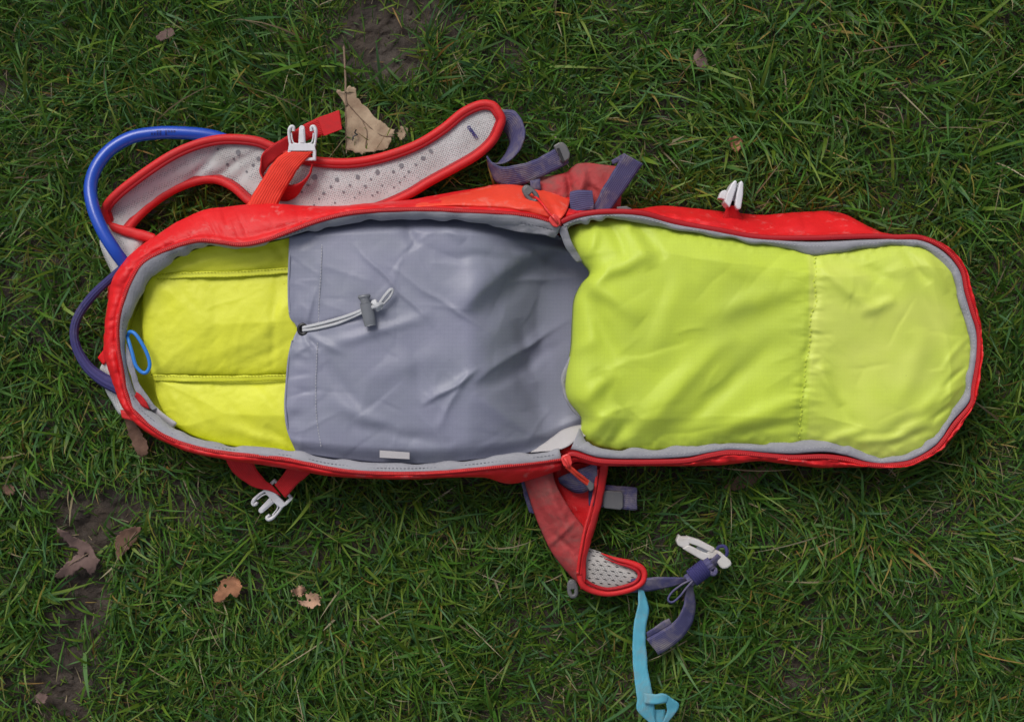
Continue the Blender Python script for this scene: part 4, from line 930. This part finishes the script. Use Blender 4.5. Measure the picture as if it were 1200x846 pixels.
# ================================================================== GRASS
bpy.context.view_layer.update()
def build_grass():
    dg = bpy.context.evaluated_depsgraph_get()
    X0, X1, Y0, Y1, st = -.84, .84, -.64, .64, .0025
    nx, ny = int((X1 - X0) / st), int((Y1 - Y0) / st)
    VV = []; FF = []; b = 0
    for o in bpy.data.objects:
        if o.type != 'MESH' or o.name.startswith('ground'): continue
        r = o
        while r.parent: r = r.parent
        if r.name.startswith('fallen_leaf'): continue
        if o.get('kind') == 'stuff': continue
        e = o.evaluated_get(dg); me = e.to_mesh(); mw = np.array(o.matrix_world)
        c = np.zeros(len(me.vertices) * 3); me.vertices.foreach_get('co', c); c = c.reshape(-1, 3) @ mw[:3, :3].T + mw[:3, 3]
        VV.append(c); FF += [tuple(i + b for i in p.vertices) for p in me.polygons]; b += len(c); e.to_mesh_clear()
    bvh = BVHTree.FromPolygons([tuple(v) for v in np.concatenate(VV)], FF)
    clear = np.full((nx, ny), 9.0)
    up = Vector((0, 0, 1))
    for i in range(nx):
        x = X0 + (i + .5) * st
        for j in range(ny):
            y = Y0 + (j + .5) * st
            if abs(x) > .56: continue
            h = bvh.ray_cast(Vector((x, y, -.02)), up)
            if h[0] is not None: clear[i, j] = h[0].z
    # spread by one cell so blades do not nick edges
    for ax in (0, 1):
        clear = np.minimum(clear, np.minimum(np.roll(clear, 1, ax), np.roll(clear, -1, ax)))
    def look(x, y):
        i = np.clip(((x - X0) / st).astype(int), 0, nx - 1); j = np.clip(((y - Y0) / st).astype(int), 0, ny - 1)
        return clear[i, j]
    groups = []
    def blades(N, Lm, Ls, wm, kind, seg=5, seedo=0, litter=False):
        x = rng.uniform(X0, X1, N); y = rng.uniform(Y0, Y1, N)
        # tufts: pull a share of the roots together
        tn = N // 26; tx = rng.uniform(X0, X1, tn); ty = rng.uniform(Y0, Y1, tn); ti = rng.integers(0, tn, N)
        pull = rng.random(N) < .55
        x = np.where(pull, tx[ti] + rng.normal(0, .013, N), x); y = np.where(pull, ty[ti] + rng.normal(0, .013, N), y)
        px = x * 1000 + 600; py = 423 - y * 1000
        bb = bare(px, py)
        thin = fbm(px / 60, py / 60, 44, 3)
        keep = rng.random(N) > np.clip(bb * 1.02 + np.clip(-thin - .28, 0, 1) * .8, 0, .93)
        if litter: keep = rng.random(N) < .12 + .35 * bb
        c0 = look(x, y); keep &= ~((c0 < .02) & (rng.random(N) < .7))
        x, y, px, py, bb, ti, pull = x[keep], y[keep], px[keep], py[keep], bb[keep], ti[keep], pull[keep]; N = len(x)
        flow = fbm(px / 150, py / 150, 70 + seedo, 2) * 5.0
        outw = np.arctan2(y - ty[ti], x - tx[ti])
        azm = np.where(pull, outw + rng.normal(0, .7, N), flow + rng.normal(0, 1.3, N))
        azm = np.where(rng.random(N) < .4, flow + rng.normal(0, .6, N), azm)
        lush = 1 + .35 * fbm(px / 80, py / 80, 90, 2)
        L = np.clip(rng.lognormal(math.log(Lm), Ls, N), 8, 120) * lush * (1 - .35 * bb) / 1000
        e0 = rng.uniform(.55, 1.4, N); bend = rng.uniform(.3, 1.5, N)
        if litter: e0 = rng.uniform(0, .3, N); bend = rng.uniform(0, .5, N)
        swirl = rng.normal(0, .2, N)
        wd = wm * rng.lognormal(0, .28, N) * np.clip(L / (Lm / 1000), .6, 1.5) ** .5 / 1000
        roll = rng.normal(0, .6, N)
        pts = np.zeros((N, seg + 1, 3)); pts[:, 0] = np.stack([x, y, ground_z(x, y) - .001], -1)
        for k in range(seg):
            t = (k + .5) / seg; e = e0 - bend * t ** 1.1; a = azm + swirl * t
            d = np.stack([np.cos(e) * np.cos(a), np.cos(e) * np.sin(a), np.sin(e)], -1)
            pts[:, k + 1] = pts[:, k] + d * (L / seg)[:, None]
        pts[..., 2] = np.maximum(pts[..., 2], ground_z(pts[..., 0], pts[..., 1]) + .0015)
        cl = look(pts[..., 0], pts[..., 1])
        pts[..., 2] = np.minimum(pts[..., 2], np.maximum(cl - .004, .0005))
        # widths along the blade
        prof = np.array([.75, 1.0, 1.0, .85, .55, .06]) if seg == 5 else np.array([.8, 1, .7, .08])
        hd = np.stack([-np.sin(azm), np.cos(azm), np.zeros(N)], -1)
        side = hd * np.cos(roll)[:, None] + np.stack([0 * roll, 0 * roll, np.sin(roll)], -1)
        off = side[:, None] * (wd[:, None] * prof[None])[..., None] * .5
        V = np.stack([pts - off, pts + off], 2)           # N, seg+1, 2, 3
        cl = look(V[..., 0], V[..., 1]); V[..., 2] = np.minimum(V[..., 2], np.maximum(cl - .0025, .0003))
        # colours
        pal = {'green': [(.034, .118, .012), (.042, .145, .016), (.056, .165, .042), (.066, .168, .018), (.040, .128, .048), (.105, .200, .030), (.027, .088, .012), (.080, .165, .016), (.048, .140, .026)],
               'yellow': [(.22, .19, .035), (.30, .22, .06), (.17, .17, .03), (.26, .15, .04)],
               'straw': [(.30, .25, .15), (.24, .19, .11), (.36, .31, .20), (.16, .11, .07), (.20, .16, .10)]}[kind]
        pal = np.array(pal) * (np.array([1.28, 1.10, 1.05]) if kind == 'green' else 1); ci = rng.integers(0, len(pal), N)
        c = pal[ci] * rng.uniform(.78, 1.25, N)[:, None]
        warm = (fbm(px / 110, py / 110, 120, 2) * .5 + .5)[:, None]
        if kind == 'green': c = c * (1 - warm * .35) + c * np.array([1.5, 1.12, .8]) * warm * .35
        t = np.linspace(0, 1, seg + 1)[None, :, None]
        cb = c[:, None] * np.array([1.35, 1.15, 1.2]) * (1 - t) ** 3 + c[:, None] * (1 - (1 - t) ** 3)
        if kind == 'green':
            dry = (rng.random(N) < .12)[:, None, None] * sstep(.62, .95, t)
            cb = cb * (1 - dry) + np.array([.26, .20, .06]) * dry
        C = np.repeat(cb[:, :, None], 2, 2)
        groups.append((V.reshape(-1, 3), C.reshape(-1, 3), N, seg))
    blades(95000, 17, .35, 1.5, 'green', 3)
    blades(84000, 29, .36, 1.85, 'green', 5)
    blades(8500, 50, .25, 2.5, 'green', 5, 3)
    blades(6800, 26, .4, 1.5, 'yellow', 5)
    blades(7000, 24, .5, 1.25, 'straw', 5)
    blades(5000, 14, .5, 1.1, 'straw', 3, 6, litter=True)
    V = np.concatenate([g[0] for g in groups]); C = np.concatenate([g[1] for g in groups])
    LV = []; b = 0
    for g in groups:
        N, seg = g[2], g[3]; s = (seg + 1) * 2
        base = (np.arange(N) * s)[:, None, None] + b
        q = np.array([[2 * k, 2 * k + 1, 2 * k + 3, 2 * k + 2] for k in range(seg)])[None]
        LV.append((base + q).reshape(-1, 4)); b += N * s
    Q = np.concatenate(LV)
    me = bpy.data.meshes.new('grass')
    me.vertices.add(len(V)); me.vertices.foreach_set('co', V.ravel())
    me.loops.add(Q.size); me.loops.foreach_set('vertex_index', Q.ravel().astype(np.int32))
    me.polygons.add(len(Q)); me.polygons.foreach_set('loop_start', np.arange(0, Q.size, 4, dtype=np.int32))
    me.polygons.foreach_set('use_smooth', np.ones(len(Q), bool))
    at = me.color_attributes.new('blade', 'FLOAT_COLOR', 'POINT')
    at.data.foreach_set('color', np.column_stack([C, np.ones(len(C))]).ravel().astype(np.float32))
    me.update(calc_edges=True); me.validate()
    m, n, l, b = new_mat('grass_blade')
    a = n.new('ShaderNodeAttribute'); a.attribute_name = 'blade'
    co = n.new('ShaderNodeTexCoord').outputs['Object']
    c = mixc(n, l, ramp(n, l, tex_noise(n, l, co, 150, 3), .3, .7, 0, .25), a.outputs['Color'], (.04, .10, .015))
    l.new(c, b.inputs['Base Color']); b.inputs['Roughness'].default_value = .5; b.inputs['Specular IOR Level'].default_value = .28
    tr = n.new('ShaderNodeBsdfTranslucent'); l.new(c, tr.inputs['Color'])
    mx = n.new('ShaderNodeMixShader'); mx.inputs[0].default_value = .28
    l.new(b.outputs[0], mx.inputs[1]); l.new(tr.outputs[0], mx.inputs[2]); l.new(mx.outputs[0], n['Material Output'].inputs[0])
    me.materials.append(m)
    o = bpy.data.objects.new('grass', me); COL.objects.link(o)
    o['kind'] = 'stuff'; o['label'] = 'short tangled green grass with yellow and straw blades'; o['category'] = 'grass'
build_grass()
